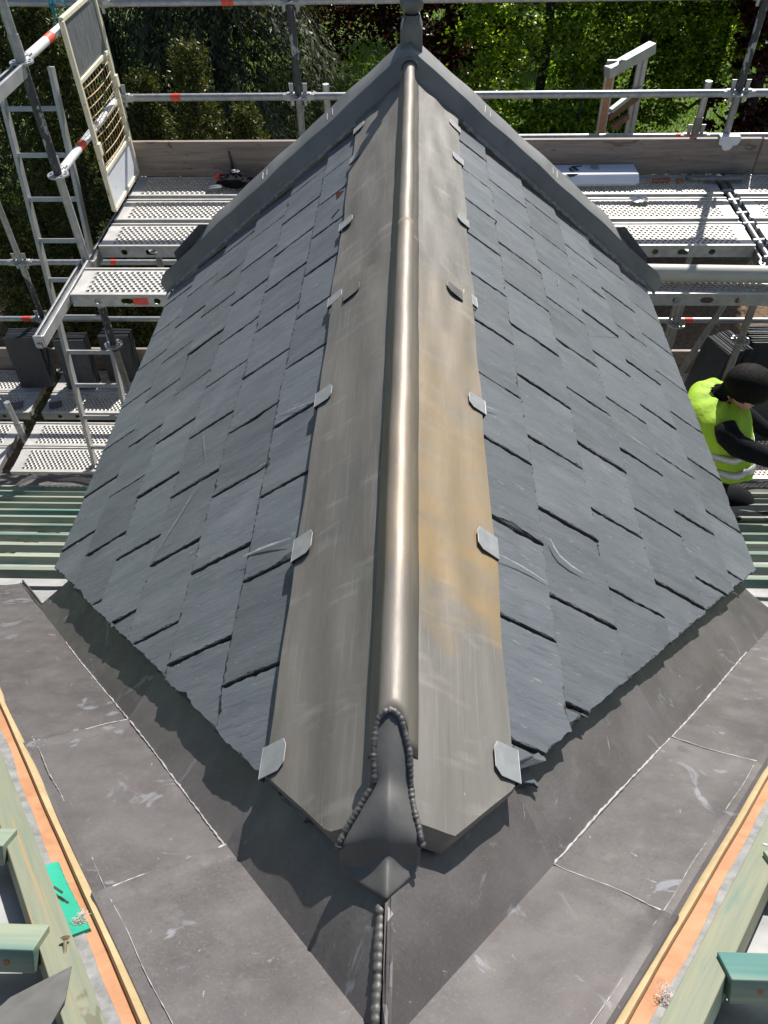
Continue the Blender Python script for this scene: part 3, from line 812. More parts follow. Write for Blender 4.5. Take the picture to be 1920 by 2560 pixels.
    # battens along the valley, in two lengths
    for a0, a1 in ((-.25, 1.12), (1.125, 1.40)):
        lc = .273 + w
        p0_, p1_ = vp(sg, a0, lc, .026), vp(sg, a1, lc, .026)
        d_ = (p1_ - p0_).normalized(); sd_ = NM.cross(d_).normalized()
        mb = MB(); mb.box((0, 0, 0), ((p1_ - p0_).length, .040, .038))
        b = mb.build("valley_batten", M["green_wood"], None, bevel=.0015)
        b.parent = house
        b.matrix_basis = Matrix.Translation((p0_ + p1_) / 2 - house.location) @ Matrix((d_, sd_, NM)).transposed().to_4x4()
        for a in (.16, .62, 1.0):
            if a0 < a < a1:
                mb = MB(); mb.tube((a - (a0 + a1) / 2, .004, .0188), (a - (a0 + a1) / 2, .004, .0202), .0038, 10)
                mb.build("nail_head", M["alu"], b, world=False)
# welded seam up the middle between the valleys
mb = MB(); beads(mb, [Vector((-.011, .295, -.0375)), Vector((-.012, .2, -.0385)), Vector((-.014, .08, -.041))], .0070, .0105)
mb.build("weld_seam", M["bead"], house, smooth=True)["kind"] = "stuff"
mb = MB(); mb.path([Vector((-.002, .295, -.0395)), Vector((-.001, .2, -.0405)), Vector((-.002, .06, -.043))], .0075, 10); mb.build("seam_rib", M["lead_dark"], house, smooth=True)

# membrane and battens of the main roof
for sg in (-1, 1):
    mb = MB(); rows = []
    for i in range(40):
        Y = -.6 + (3.62 + .6) * i / 39
        row = []
        for j in range(24):
            ax = .0
            # inner edge follows the valley
            xin = max((Y - YA) / 1.09 + .30, .30) if Y < 1.55 else 1.08
            xin = max(xin, .30)
            X = xin + (4.6 - xin) * (j / 23) ** 1.6
            sag = .010 * math.sin(X * 9 + Y * 3) * math.sin(Y * 11 + X * 2)
            row.append(Vector((sg * X, Y, mz(Y) - .020 + sag)))
        rows.append(row)
    mb.grid(rows); mb.build("membrane", M["membrane"], house, smooth=True)
    mb = MB(); rows = []
    mb.add([(sg * .28, -.6, mz(-.6) - .06), (sg * 4.6, -.6, mz(-.6) - .06), (sg * 4.6, 3.6, mz(3.6) - .06), (sg * 1.05, 3.6, mz(3.6) - .06), (sg * 1.05, 1.50, mz(1.5) - .06), (sg * .28, .3, mz(.3) - .06)], [(0, 1, 2, 3, 4, 5)])
    mb.build("roof_deck", M["dark_board"], house, solid=.02)
CMm = 1 / math.sqrt(1 + TM * TM)
for sg in (-1, 1):
    rg = random.Random(60 + sg)
    k = 0; Y = .225 if sg < 0 else .2185
    ys = []
    while Y < 3.42:
        ys.append(Y); Y += .2035 * CMm
    Y = (.225 if sg < 0 else .2185) - .2035 * CMm
    while Y > -.4: ys.append(Y); Y -= .2035 * CMm
    for Y in sorted(ys):
        # where the batten meets the valley batten
        xin = (Y - YA) / 1.09
        lx = .297 + SH[sg]
        x0 = xin + lx * 1.35 if Y < 1.62 else 1.09
        # exact cut against the valley batten line
        d, nd, tD, tM = vframe(sg)
        if Y < 1.62:
            a = (Y - YA - tM.y * lx) / d.y
            x0 = abs((APEX + d * a + tM * lx).x) + .004
        x1 = 4.5
        mb = MB()
        yj = rg.uniform(-.004, .004); n = .036 + rg.uniform(-.002, .003)
        P0 = Vector((sg * x0, Y + yj, mz(Y + yj))) + NM * n
        P1 = Vector((sg * x1, Y + yj + rg.uniform(-.006, .006), mz(Y + yj))) + NM * n
        mb.beam(P0, P1, .045, .034, NM)
        b = mb.build("batten", M["green_wood_x"], house, bevel=.0015)
        if Y < .6:
            xn = x0 + .035
            mb = MB(); q = Vector((sg * xn, Y, mz(Y))) + NM * .036 - Vector((0, CMm, -TM * CMm)) * .0225
            mb.tube(q, q - Vector((0, CMm, -TM * CMm)) * .0018, .0042, 8); mb.build("nail_head", M["brick_bit"], b)
    # counter battens running down the roof under the battens
    for X in (.62, 1.22, 1.72, 2.3, 2.9, 3.5):
        segs = [(-.5, YA + (X - .50) * 1.09)] if X < 1.6 else [(-.5, 3.4)]
        if 1.1 < X < 1.6: segs.append((1.95, 3.4))
        for y0, y1 in segs:
            if y1 - y0 < .1: continue
            mb = MB(); mb.beam(Vector((sg * X, y0, mz(y0))) + NM * .008, Vector((sg * X, y1, mz(y1))) + NM * .008, .04, .022, NM)
            mb.build("counter_batten", M["green_wood"], house)
    # lead apron along the main eaves, dressed in waves
    rows = []
    for i in range(13):
        t = i / 12; row = []
        for j in range(90):
            X = 1.05 + 3.4 * j / 89
            Y = 3.395 + .40 * t
            wv = (.022 * math.sin(X * 11) + .012 * math.sin(X * 23 + 1)) * math.sin(math.pi * t)
            z = mz(3.395) + .045 - .27 * t + wv
            row.append(Vector((sg * X, Y + .01 * math.sin(X * 9), z)))
        rows.append(row)
    mb = MB(); mb.grid(rows); mb.build("eaves_apron", M["lead_valley"], house, smooth=True, solid=.003)
# house wall below the eaves
for sg in (-1, 1):
    mb = MB(); mb.box((sg * 2.78, 3.30, -4.1), (3.44, .28, 2.8)); mb.build("wall", M["render_wall"], house)

# chalky scratches and calcite veins on single slates
def scratch(sg, pts, w, nm_="chalk_scratch"):
    L_ = []; R_ = []
    for i, (s_, y_) in enumerate(pts):
        k = min(i + 1, len(pts) - 1); j = max(i - 1, 0)
        d = Vector((pts[k][0] - pts[j][0], pts[k][1] - pts[j][1])).normalized(); nn = Vector((-d.y, d.x)) * w * (.25 if i in (0, len(pts) - 1) else 1)
        L_.append(sp(sg, s_ + nn.x, y_ + nn.y, .0032)); R_.append(sp(sg, s_ - nn.x, y_ - nn.y, .0032))
    mb = MB(); mb.grid([L_, R_]); mb.build(nm_, M["chalk"], dormer)
for sg, pts, w in ((-1, [(.702, 1.468), (.735, 1.42), (.763, 1.369), (.80, 1.315), (.832, 1.258)], .0013), (-1, [(.44, 1.062), (.39, 1.056), (.348, 1.048), (.29, 1.034)], .0035),
        (1, [(.419, 1.116), (.430, 1.092), (.445, 1.077), (.478, 1.068), (.515, 1.066)], .0030), (1, [(.245, .977), (.302, .98), (.345, .979), (.388, .975)], .0018),
        (1, [(.682, 2.482), (.692, 2.479), (.70, 2.50), (.701, 2.545)], .0012), (1, [(.247, 1.439), (.27, 1.447), (.298, 1.456)], .0016), (-1, [(.766, 1.713), (.745, 1.65), (.71, 1.56)], .0009), (-1, [(.41, 1.525), (.35, 1.505), (.285, 1.483)], .0016)):
    scratch(sg, pts, w)

# ================================================================== SCAFFOLD
ZU, ZL = -1.40, -3.40                     # the two deck levels
frame = thing("scaffold_frame", (0, 5.2, -5.5), "galvanised tube scaffold frame of standards and guard rails behind the dormer", "scaffold")
TR = .0242

def rosette(parent, x, y, z):
    mb = MB()
    n = 32
    def circ(r, zz): return [Vector((x + r * math.cos(2 * math.pi * i / n), y + r * math.sin(2 * math.pi * i / n), zz)) for i in range(n)]
    for r0, r1 in ((.024, .033), (.052, .062)):
        a, b, c, d = circ(r0, z + .005), circ(r1, z + .005), circ(r1, z - .005), circ(r0, z - .005)
        mb.grid([a, b, c, d, a], close=True)
    for k in range(8):
        t = k * math.pi / 4 + .39
        p0 = Vector((x + .031 * math.cos(t), y + .031 * math.sin(t), z)); p1 = Vector((x + .054 * math.cos(t), y + .054 * math.sin(t), z))
        mb.beam(p0, p1, .012, .0085)
    return mb.build("rosette", M["galv"], parent, smooth=True, angle=40)

def standard(x, y, z0, z1, mats, rz, split=None):
    """upright; mats: list of (z from, z to, material)"""
    root = None
    for a, b, mt in mats:
        mb = MB(); mb.tube((x, y, a), (x, y, b), TR if mt != "galv" else TR + .0006, 20)
        o = mb.build("standard" if root is None else "tube_section", M[mt], frame if root is None else root, smooth=True, angle=40)
        if root is None: root = o
    for a in split or ():
        mb = MB(); mb.tube((x, y, a - .075), (x, y, a + .075), TR + .004, 20); mb.build("sleeve", M["galv"], root, smooth=True, angle=40)
    for z in rz: rosette(root, x, y, z)
    return root

def wedge(parent, x, y, z, dx, dy):
    """wedge head on a ledger end, and its wedge standing up"""
    mb = MB()
    d = Vector((dx, dy, 0)).normalized(); sd_ = Vector((-d.y, d.x, 0))
    c = Vector((x, y, z))
    mb.beam(c + d * .028, c + d * .085, .036, .052)
    mb.beam(c + d * .060, c + d * .110, .046, .040)
    mb.build("wedge_head", M["galv"], parent, bevel=.004)
    mb = MB()
    p = c + d * .047
    v = [p + sd_ * .004 + d * q + Vector((0, 0, zz)) for q, zz in ((-.011, -.06), (.007, -.06), (.017, .085), (-.014, .085))]
    v += [q - sd_ * .008 for q in v]
    mb.add(v, [(0, 1, 2, 3), (7, 6, 5, 4), (0, 4, 5, 1), (1, 5, 6, 2), (2, 6, 7, 3), (3, 7, 4, 0)])
    mb.build("wedge_pin", M["galv"], parent)

def ledger(p0, p1, name="ledger", mat="galv", ends=(True, True), tapes=(), white=None):
    p0, p1 = Vector(p0), Vector(p1)
    mb = MB(); mb.tube(p0, p1, TR, 18)
    o = mb.build(name, M[mat], frame, smooth=True, angle=40)
    d = (p1 - p0).normalized()
    if ends[0]: wedge(o, *p0, d.x, d.y)
    if ends[1]: wedge(o, *p1, -d.x, -d.y)
    for t, w in tapes:
        c = p0 + d * t
        mb = MB(); mb.tube(c - d * w / 2, c + d * w / 2, TR + .001, 18, cap=False); mb.build("red_tape", M["red"], o, smooth=True)
    return o

YO = 5.735                                # outer line of the upper deck
XM, XR_, XL_ = -.787, 2.235, -2.062
zr = [-.30, -.87, -1.44, -2.01, -2.87, -3.44]
# outer standards
standard(XL_, YO, -5.5, .4, [(-5.5, -.93, "galv_dark"), (-.93, .4, "painted_pole")], zr, (-.93,))
standard(XM, YO, -5.5, .4, [(-5.5, -.88, "galv_dark"), (-.88, .4, "painted_pole")], zr)
standard(XR_, YO, -5.5, .4, [(-5.5, -.88, "galv_dark"), (-.88, .4, "painted_pole")], zr)
standard(XR_ + 3.07, YO, -5.5, .4, [(-5.5, .4, "painted_pole")], zr)
# inner standards
s1 = standard(-2.072, 4.46, -5.5, .5, [(-5.5, -2.1, "galv_dark"), (-2.1, -1.75, "painted_pole"), (-1.75, -.88, "galv"), (-.88, -.27, "painted_pole"), (-.27, .5, "galv")], [-.275, -.87, -2.05], (-.22,))
standard(XR_ + .01, 4.46, -5.5, -1.33, [(-5.5, -1.33, "galv_dark")], [-2.0, -1.44])
standard(1.78, 4.46, -3.5, -1.46, [(-3.5, -1.46, "galv_dark")], [-1.87])
# guard rails of the upper deck
ledger((XL_, YO, -.30), (XM, YO, -.30), "guard_rail", tapes=((.87, .08),))
ledger((XM, YO, -.30), (XR_, YO, -.30), "guard_rail")
ledger((XL_, YO, -.87), (XM, YO, -.87), "guard_rail", tapes=((.41, .07),))
ledger((XM, YO, -.87), (XR_, YO, -.87), "guard_rail", tapes=((.43, .03),))
ledger((XR_, YO, -.30), (XR_ + 3.07, YO, -.30), "guard_rail")
ledger((XR_, YO, -.87), (XR_ + 3.07, YO, -.87), "guard_rail")
ledger((XL_ - 3.07, YO, -.25), (XL_, YO, -.30), "guard_rail", ends=(False, True))
# end rails between the two left standards, banded white and red
for z in (-.275, -.87):
    o = ledger((-2.072, 4.46, z), (XL_, YO, z), "end_rail", mat="white_paint", tapes=((.42, .095),))
# second set of outer uprights and a lower rail behind the toe board on the right
YB = 6.08
ledger((XM + .1, YB - .13, -1.235), (5.2, YB - .13, -1.235), "ledger", ends=(False, False), tapes=((2.7, .12),))
st = MB(); st.tube((2.09, YB - .13, -1.9), (2.09, YB - .13, -.86), TR, 18); so = st.build("standard", M["galv"], frame, smooth=True, angle=40)
wedge(so, 2.09, YB - .13, -1.235, 1, 0); wedge(so, 2.09, YB - .13, -1.235, -1, 0)
st = MB(); st.tube((2.09, YB - .13, -1.26), (2.09, YB - .13, -1.10), TR + .004, 18); st.build("sleeve", M["galv_dark"], so, smooth=True, angle=40)
st = MB(); st.tube((-.63, YB, -2.1), (-.63, YB, -.90), TR, 18); st.build("standard", M["galv"], frame, smooth=True, angle=40)
# transoms carrying the decks: U profiles running back towards the house
def transom(p0, p1, mat="alu"):
    p0, p1 = Vector(p0), Vector(p1)
    mb = MB(); d = (p1 - p0).normalized(); sd_ = d.cross(Vector((0, 0, 1))).normalized()
    mb.beam(p0 + Vector((0, 0, -.035)), p1 + Vector((0, 0, -.035)), .052, .005)
    for q in (-1, 1):
        mb.beam(p0 + sd_ * q * .0265 + Vector((0, 0, -.004)), p1 + sd_ * q * .0265 + Vector((0, 0, -.004)), .004, .064)
        mb.beam(p0 + sd_ * q * .021 + Vector((0, 0, .028)), p1 + sd_ * q * .021 + Vector((0, 0, .028)), .012, .004)
    o = mb.build("transom", M[mat], frame, bevel=.001)
    mb = MB(); mb.beam(p0 - d * .018, p0, .058, .075); mb.beam(p0 - d * .03 + Vector((0, 0, -.02)), p0 - d * .018 + Vector((0, 0, -.02)), .03, .03)
    mb.build("wedge_head", M["galv"], o, bevel=.006)
    return o
transom((-2.072, 3.58, -1.425), (-2.072, 4.43, -1.425))
transom((-2.08, 3.2, -.30), (-2.075, 4.41, -.30))
transom((-2.068, 4.50, -1.47), (-2.062, 5.70, -1.47), "galv_dark")
transom((XM, 4.0, -1.49), (XM, 5.70, -1.49), "galv_dark")
transom((XR_ + .005, 3.98, -1.47), (XR_, 5.70, -1.47), "galv_dark")
# hook-on claws along the bay joint on the right
for y in (4.50, 4.72, 4.95, 5.10, 5.30, 5.45):
    mb = MB(); mb.tube((XR_ - .02, y, -1.428), (XR_ + .055, y + .01, -1.428), .020, 14); mb.build("claw", M["galv"], frame, smooth=True, angle=40)
mb = MB(); mb.tube((XR_ + .02, 4.2, -1.43), (XR_ + .02, 5.68, -1.43), .017, 14); mb.build("deck_retainer", M["galv"], frame, smooth=True, angle=40)
# lower lift, left
def low_std(x, y=6.10, top=-1.5): return standard(x, y, -5.5, top, [(-5.5, -2.40, "galv_dark"), (-2.40, -2.22, "galv"), (-2.22, top, "galv")], [-2.31, -2.88, -3.45])
mb = MB()
ls = standard(-3.42, 6.08, -5.5, -1.2, [(-5.5, -2.36, "painted_pole"), (-2.36, -1.2, "galv")], [-2.31, -2.88, -3.45], (-2.36,))
ledger((-3.42, 6.08, -2.31), (-.4, 6.08, -2.31), "guard_rail", tapes=((.83, .05),))
ledger((-3.42, 6.08, -2.88), (-.4, 6.08, -2.88), "guard_rail")
ledger((-6.4, 6.08, -2.31), (-3.42, 6.08, -2.31), "guard_rail", ends=(False, True))
ledger((-6.4, 6.08, -2.88), (-3.42, 6.08, -2.88), "guard_rail", ends=(False, True), tapes=((2.83, .09),))
mb = MB(); mb.tube((-3.42, 5.02, -3.46), (-3.42, 5.02, -3.02), TR, 18); o = mb.build("standard", M["galv"], frame, smooth=True, angle=40)
mb = MB(); mb.tube((-3.42, 5.02, -3.46), (-3.42, 5.02, -3.25), TR + .005, 18); mb.build("sleeve", M["galv"], o, smooth=True, angle=40)
# lower lift, right
ledger((1.9, 6.08, -2.88), (5.5, 6.08, -2.88), "guard_rail", tapes=((.62, .075),))
ledger((4.0, 6.08, -2.31), (5.5, 6.08, -2.31), "guard_rail")
# diagonal brace on the right
o = ledger((2.10, 4.95, -2.72), (2.47, 5.05, -1.52), "brace", mat="galv_dark", ends=(False, False))

# ---- deck planks with punched holes
def punched(mb, L, W, z, cx=.0362, cy=.0262, rad=.0112, mx=.075, my=.030):
    nx = int((L - 2 * mx) / cx); ny = int((W - 2 * my) / cy)
    x0 = (L - nx * cx) / 2; y0 = (W - ny * cy) / 2
    n = 8
    def quad(ax, ay, bx, by): mb.add([(ax, ay, z), (bx, ay, z), (bx, by, z), (ax, by, z)], [(0, 1, 2, 3)])
    quad(0, 0, x0, W); quad(L - x0, 0, L, W); quad(x0, 0, L - x0, y0); quad(x0, W - y0, L - x0, W)
    for r_ in range(ny):
        ya = y0 + r_ * cy
        offs = (r_ % 2) * .5
        cells = nx - (1 if offs else 0)
        if offs:
            quad(x0, ya, x0 + cx / 2, ya + cy); quad(L - x0 - cx / 2, ya, L - x0, ya + cy)
        for c in range(cells):
            xa = x0 + (c + offs) * cx
            px, py = xa + cx / 2, ya + cy / 2
            outer = [(xa + cx, py), (xa + cx, ya + cy), (px, ya + cy), (xa, ya + cy), (xa, py), (xa, ya), (px, ya), (xa + cx, ya)]
            rim = [(px + (rad + .0022) * math.cos(k * math.pi / 4), py + (rad + .0022) * math.sin(k * math.pi / 4)) for k in range(8)]
            inner = [(px + rad * math.cos(k * math.pi / 4), py + rad * math.sin(k * math.pi / 4)) for k in range(8)]
            vs = [(x, y, z) for x, y in outer] + [(x, y, z + .0022) for x, y in rim] + [(x, y, z + .0022) for x, y in inner] + [(x, y, z - .004) for x, y in inner]
            fs = []
            for k in range(8):
                j = (k + 1) % 8
                fs += [(k, j, 8 + j, 8 + k), (8 + k, 8 + j, 16 + j, 16 + k), (16 + k, 16 + j, 24 + j, 24 + k)]
            mb.add(vs, fs)

def side_rail(mb, L, y, h=.072, t=.003, slots=True):
    """side of the plank with oblong slots"""
    ztop, zb = 0.0, -h
    xs = [0]; x = .16; k = 0; holes = []
    while x < L - .16:
        w = .042 if k % 2 == 0 else .078
        holes.append((x, w)); x += .18; k += 1
    x = 0
    for hx, w in holes:
        a, b = hx - w / 2 - .004, hx + w / 2 + .004
        mb.add([(x, y, ztop), (a, y, ztop), (a, y, zb), (x, y, zb)], [(0, 1, 2, 3)])
        rr = .019; zc = -.036; pts = []
        for i in range(6):
            tt = -math.pi / 2 + math.pi * i / 5; pts.append((hx + w / 2 - rr + rr * math.cos(tt), zc + rr * math.sin(tt)))
        for i in range(6):
            tt = math.pi / 2 + math.pi * i / 5; pts.append((hx - w / 2 + rr + rr * math.cos(tt), zc + rr * math.sin(tt)))
        out = []
        for i in range(6): out.append((b, zb + h * i / 5))
        for i in range(6): out.append((a, ztop - h * i / 5))
        vs = [(p[0], y, p[1]) for p in out] + [(p[0], y, p[1]) for p in pts] + [(p[0], y + (.004 if y < .1 else -.004), p[1]) for p in pts]
        n = 12
        fs = [(i, (i + 1) % n, n + (i + 1) % n, n + i) for i in range(n)] + [(n + i, n + (i + 1) % n, 2 * n + (i + 1) % n, 2 * n + i) for i in range(n)]
        mb.add(vs, fs); x = b
    mb.add([(x, y, ztop), (L, y, ztop), (L, y, zb), (x, y, zb)], [(0, 1, 2, 3)])

plank_cache = {}
def plank(x0, x1, y0, z, label, sticker=None, W=.32):
    L = round(x1 - x0, 3)
    e = thing("deck_plank", (x0, y0, z), label, "deck plank", "perforated steel scaffold planks")
    if L not in plank_cache:
        mb = MB(); punched(mb, L, W, 0.0)
        top = mb.mesh("deck_plate", M["deck"])
        mb = MB(); side_rail(mb, L, 0.0); fr = mb.mesh("side_rail", M["galv"])
        mb = MB(); side_rail(mb, L, W); bk = mb.mesh("side_rail", M["galv"])
        mb = MB()
        for y in (.009, W - .009): mb.beam((0, y, .004), (L, y, .004), .014, .008)
        ed = mb.mesh("edge_bead", M["deck"])
        hk = []
        for xx in (-.008, L + .008):
            mb = MB()
            q = .012 if xx < 0 else -.012
            out = [(xx + q, 0), (xx + q, .03), (xx, .03), (xx, .07), (xx + q, .07), (xx + q, W - .07), (xx, W - .07), (xx, W - .03), (xx + q, W - .03), (xx + q, W), (xx + q * 1.4, W), (xx + q * 1.4, 0)]
            n_ = len(out)
            mb.add([(x, y, -.002) for x, y in out] + [(x, y, -.055) for x, y in out], [tuple(range(n_)), tuple(range(2 * n_ - 1, n_ - 1, -1))] + [(i, (i + 1) % n_, n_ + (i + 1) % n_, n_ + i) for i in range(n_)])
            hk.append(mb.mesh("end_hook", M["galv"]))
        plank_cache[L] = (top, fr, bk, ed, hk[0], hk[1])
    for nm_, me in zip(("deck_plate", "side_rail", "side_rail", "edge_bead", "end_hook", "end_hook"), plank_cache[L]):
        o = bpy.data.objects.new(nm_, me); col.objects.link(o); o.parent = e
    if sticker:
        mb = MB(); mb.box((sticker, -.0015, -.036), (.09, .002, .044)); mb.build("red_sticker", M["red"], e, world=False)
    return e

YP = [5.345, 4.975, 4.605]
nmY = ["against the toe board", "in the middle of the row", "on the house side of the row"]
for k, y in enumerate(YP):
    plank(-2.03, -.83, y, ZU, "perforated steel plank of upper deck left of dormer, " + nmY[k], .56 if k == 2 else None)
    plank(-.75, 2.19, y, ZU, "perforated steel plank of upper deck right of dormer, " + nmY[k])
    plank(2.29, 5.2, y, ZU, "perforated steel plank at the right picture edge, " + nmY[k])
plank(-2.03, -.83, 4.01, ZU, "single perforated steel plank beside the left dormer verge with a red sticker", .42)
plank(-.75, 2.19, 4.03, ZU, "single perforated steel plank under the long grey pipe on the right")
for x0, x1, side in ((-3.36, -.42, "left"), (-6.40, -3.48, "far left")):
    for k, (y, zz) in enumerate(((5.66, ZL), (5.335, ZL), (4.885, ZL), (4.555, ZL))):
        plank(x0, x1, y, zz, "perforated steel plank of the lower %s deck, %s" % (side, ("under the slate stacks", "in front of the slate stacks", "third out from the toe board", "next to the eaves")[k]))
for k, y in enumerate((5.66, 5.335, 4.885, 4.555)):
    plank(1.95, 4.9, y, ZL, "perforated steel plank of the lower right deck, %s" % ("under the packed slates", "in front of the packed slates", "beyond the worker", "next to the worker")[k])

# ---- toe boards
def toe_board(x0, x1, y, z0, z1, label):
    mb = MB(); mb.box(((x0 + x1) / 2, y, (z0 + z1) / 2), (x1 - x0, .034, z1 - z0))
    o = mb.build("toe_board", M["toe_wood"], None, bevel=.003)
    return tag(o, label, "toe board", "timber toe boards")
toe_board(-2.08, 2.475, 5.688, -1.392, -1.146, "long weathered timber toe board behind the dormer gable")
toe_board(2.49, 5.2, 5.688, -1.392, -1.150, "short reddish timber toe board at the right picture edge")
toe_board(-6.4, -.4, 6.03, -3.40, -3.17, "weathered toe board behind the slate stacks on the lower left deck")
toe_board(1.8, 5.5, 6.03, -3.40, -3.17, "weathered toe board behind the slates on the lower right deck")
# white painted bracket over the toe board
mb = MB()
out = [(-.075, 0), (.07, 0), (.075, -.03), (.06, -.055), (.035, -.06), (.02, -.085), (-.01, -.095), (-.035, -.085), (-.045, -.06), (-.07, -.05)]
mb.add([(XR_ + .01 + x, 5.664, -1.13 + z) for x, z in out] + [(XR_ + .01 + x, 5.658, -1.13 + z) for x, z in out], [tuple(range(10)), tuple(range(19, 9, -1))] + [(i, (i + 1) % 10, 10 + (i + 1) % 10, 10 + i) for i in range(10)])
mb.box((XR_ + .008, 5.69, -1.128), (.14, .07, .005))
tag(mb.build("toe_board_bracket", M["white_paint"], None, bevel=.001), "white metal bracket hooked over the toe board at the right standard", "bracket")

# ---- access ladder on the left
lad = thing("ladder", (-2.48, 4.66, ZL), "tall aluminium access ladder leaning between the decks on the left", "ladder")
LB, LT = Vector((0, 4.66, ZL + .01)), Vector((0, 5.33, -.55))
ld = (LT - LB).normalized()
for x in (-2.665, -2.30):
    mb = MB(); mb.beam(LB + Vector((x, 0, 0)), LT + Vector((x, 0, 0)), .026, .062, Vector((0, -1, .2))); mb.build("stile", M["alu"], lad, bevel=.003)
k = .16
while k < (LT - LB).length - .1:
    c = LB + ld * k
    mb = MB(); mb.beam(c + Vector((-2.655, 0, 0)), c + Vector((-2.31, 0, 0)), .030, .030, Vector((0, -1, .4))); mb.build("rung", M["alu"], lad, bevel=.003)
    k += .28

# ---- cream wire-mesh ladder gate
gate = thing("mesh_gate", (-2.01, 5.25, -1.35), "cream painted wire mesh gate with rusty bars beside the left platform", "gate")
G0, G1, GZ0, GZ1 = 4.99, 5.60, -1.335, -.215
def gp(u, z, o=0): return Vector((-2.012 + o, G0 + (G1 - G0) * u, z))
fw = .030
for a, b in (((0, GZ0), (0, GZ1)), ((1, GZ0), (1, GZ1))):
    mb = MB(); mb.beam(gp(*a), gp(*b), fw, fw, (0, 1, 0)); mb.build("side_bar", M["cream"], gate, bevel=.005)
for za, zb in ((GZ0, GZ0 + .0), (GZ0 + .245, GZ0 + .245), (GZ1 - .33, GZ1 - .33), (GZ1, GZ1)):
    mb = MB(); mb.beam(gp(.0, za + .002), gp(1.0, zb + .002), fw * .92, fw * .92); mb.build("cross_bar", M["cream"], gate, bevel=.005)
mb = MB(); mb.box(gp(.5, GZ0 + .122), (.006, G1 - G0 - .03, .225)); mb.build("bottom_panel", M["panel_white"], gate)
mb = MB(); mb.box(gp(.5, GZ1 - .165), (.006, G1 - G0 - .03, .31)); mb.build("top_panel", M["panel_grey"], gate)
za, zb = GZ0 + .26, GZ1 - .345
for i in range(9):
    z = za + (zb - za) * (i + .5) / 9; bow = .012 + .004 * math.sin(i * 2)
    mb = MB(); mb.path([gp(u, z - bow * 4 * u * (1 - u) * .6, bow * 4 * u * (1 - u)) for u in (.02, .2, .4, .6, .8, .98)], .0032, 6); mb.build("mesh_wire", M["rust"], gate, smooth=True)
for i in range(11):
    u = (i + .7) / 11.6
    mb = MB(); mb.path([gp(u, za - .01, .004), gp(u, (za + zb) / 2, .006 + .01 * math.sin(math.pi * u)), gp(u, zb + .01, .004)], .0014, 6); mb.build("mesh_wire", M["rust"], gate, smooth=True)
for u, z in ((0, -.93), (1, -.72)):
    mb = MB(); mb.box(gp(u, z, .012), (.03, .045, .075)); mb.build("latch_plate", M["cream"], gate, bevel=.003)
mb = MB(); mb.box((-2.055, 5.655, -.60), (.05, .06, .05)); mb.tube((-2.03, 5.64, -.66), (-2.03, 5.64, -.57), .014, 10); mb.build("hinge", M["galv"], gate, bevel=.004)

# ---- blue-green rope tied to the top rail at the far left
mb = MB(); rg = random.Random(4)
for k in range(6):
    a = Vector((-2.30 + rg.uniform(-.04, .05), YO - .03, -.27)); pts = [a]
    for i in range(7): a = a + Vector((rg.uniform(-.02, .03), rg.uniform(-.012, .01), rg.uniform(-.03, .006))); pts.append(a)
    mb.path(pts, .004, 5)
tag(mb.build("rope", M["rope"], None, smooth=True), "frayed blue-green rope tied on the top rail at far left", "rope")

# ---- ladder head on the right beyond the rail
lr = thing("roof_ladder", (1.58, 6.15, -1.5), "aluminium ladder head with orange stile standing behind the rail on the right", "ladder")
yl = 6.22
for x, mt in ((1.46, "orange"), (1.72, "alu")):
    b0 = Vector((x + .02, yl - .02 + (.16 if x > 1.6 else 0), -2.6)); t0 = Vector((x - .01, yl + (.16 if x > 1.6 else 0), -.80 + (.04 if x > 1.6 else 0)))
    mb = MB(); mb.beam(b0, t0, .072, .030, (0, 1, 0)); st_ = mb.build("stile", M["alu"], lr, bevel=.003)
    mb = MB()
    sx = .012
    if mt == "orange":
        mb.beam(b0 + Vector((0, -.0165, 0)), t0 + Vector((0, -.0165, 0)), .046, .003, (0, 1, 0)); mb.build("stile_web", M["orange_wood"], st_)
    else:
        mb.beam(b0 + Vector((.0, -.0165, 0)), t0 + Vector((0, -.0165, 0)), .012, .006, (0, 1, 0)); mb.build("stile_web", M["galv_dark"], st_)
mb = MB(); mb.beam((1.415, yl - .06, -.865), (1.765, yl + .16, -.765), .075, .075); mb.build("top_bar", M["alu"], lr, bevel=.006)
mb = MB(); mb.beam((1.50, yl - .02, -1.14), (1.73, yl + .15, -1.035), .04, .032); mb.build("rung", M["alu"], lr, bevel=.003)
mb = MB(); mb.beam((1.50, yl - .01, -1.19), (1.73, yl + .15, -1.095), .03, .05); mb.beam((1.54, yl - .02, -1.26), (1.66, yl + .05, -1.2), .03, .05); mb.build("spreader", M["gold_brown"], lr, bevel=.004)
mb = MB(); mb.add([(1.49, yl - .05, -.795), (1.55, yl - .03, -.76), (1.56, yl + .0, -.765), (1.50, yl + .01, -.80)], [(0, 1, 2, 3)]); mb.build("label_flap", M["paper"], lr, solid=.002)

# ---- long grey pipe lying on the single plank, right
mb = MB(); mb.tube((.95, 4.19, ZU + .06), (4.6, 4.05, ZU + .075), .050, 28); 
tag(mb.build("drain_pipe", M["pipe"], None, smooth=True, angle=40), "long pale grey pipe lying on the plank right of the dormer", "pipe")

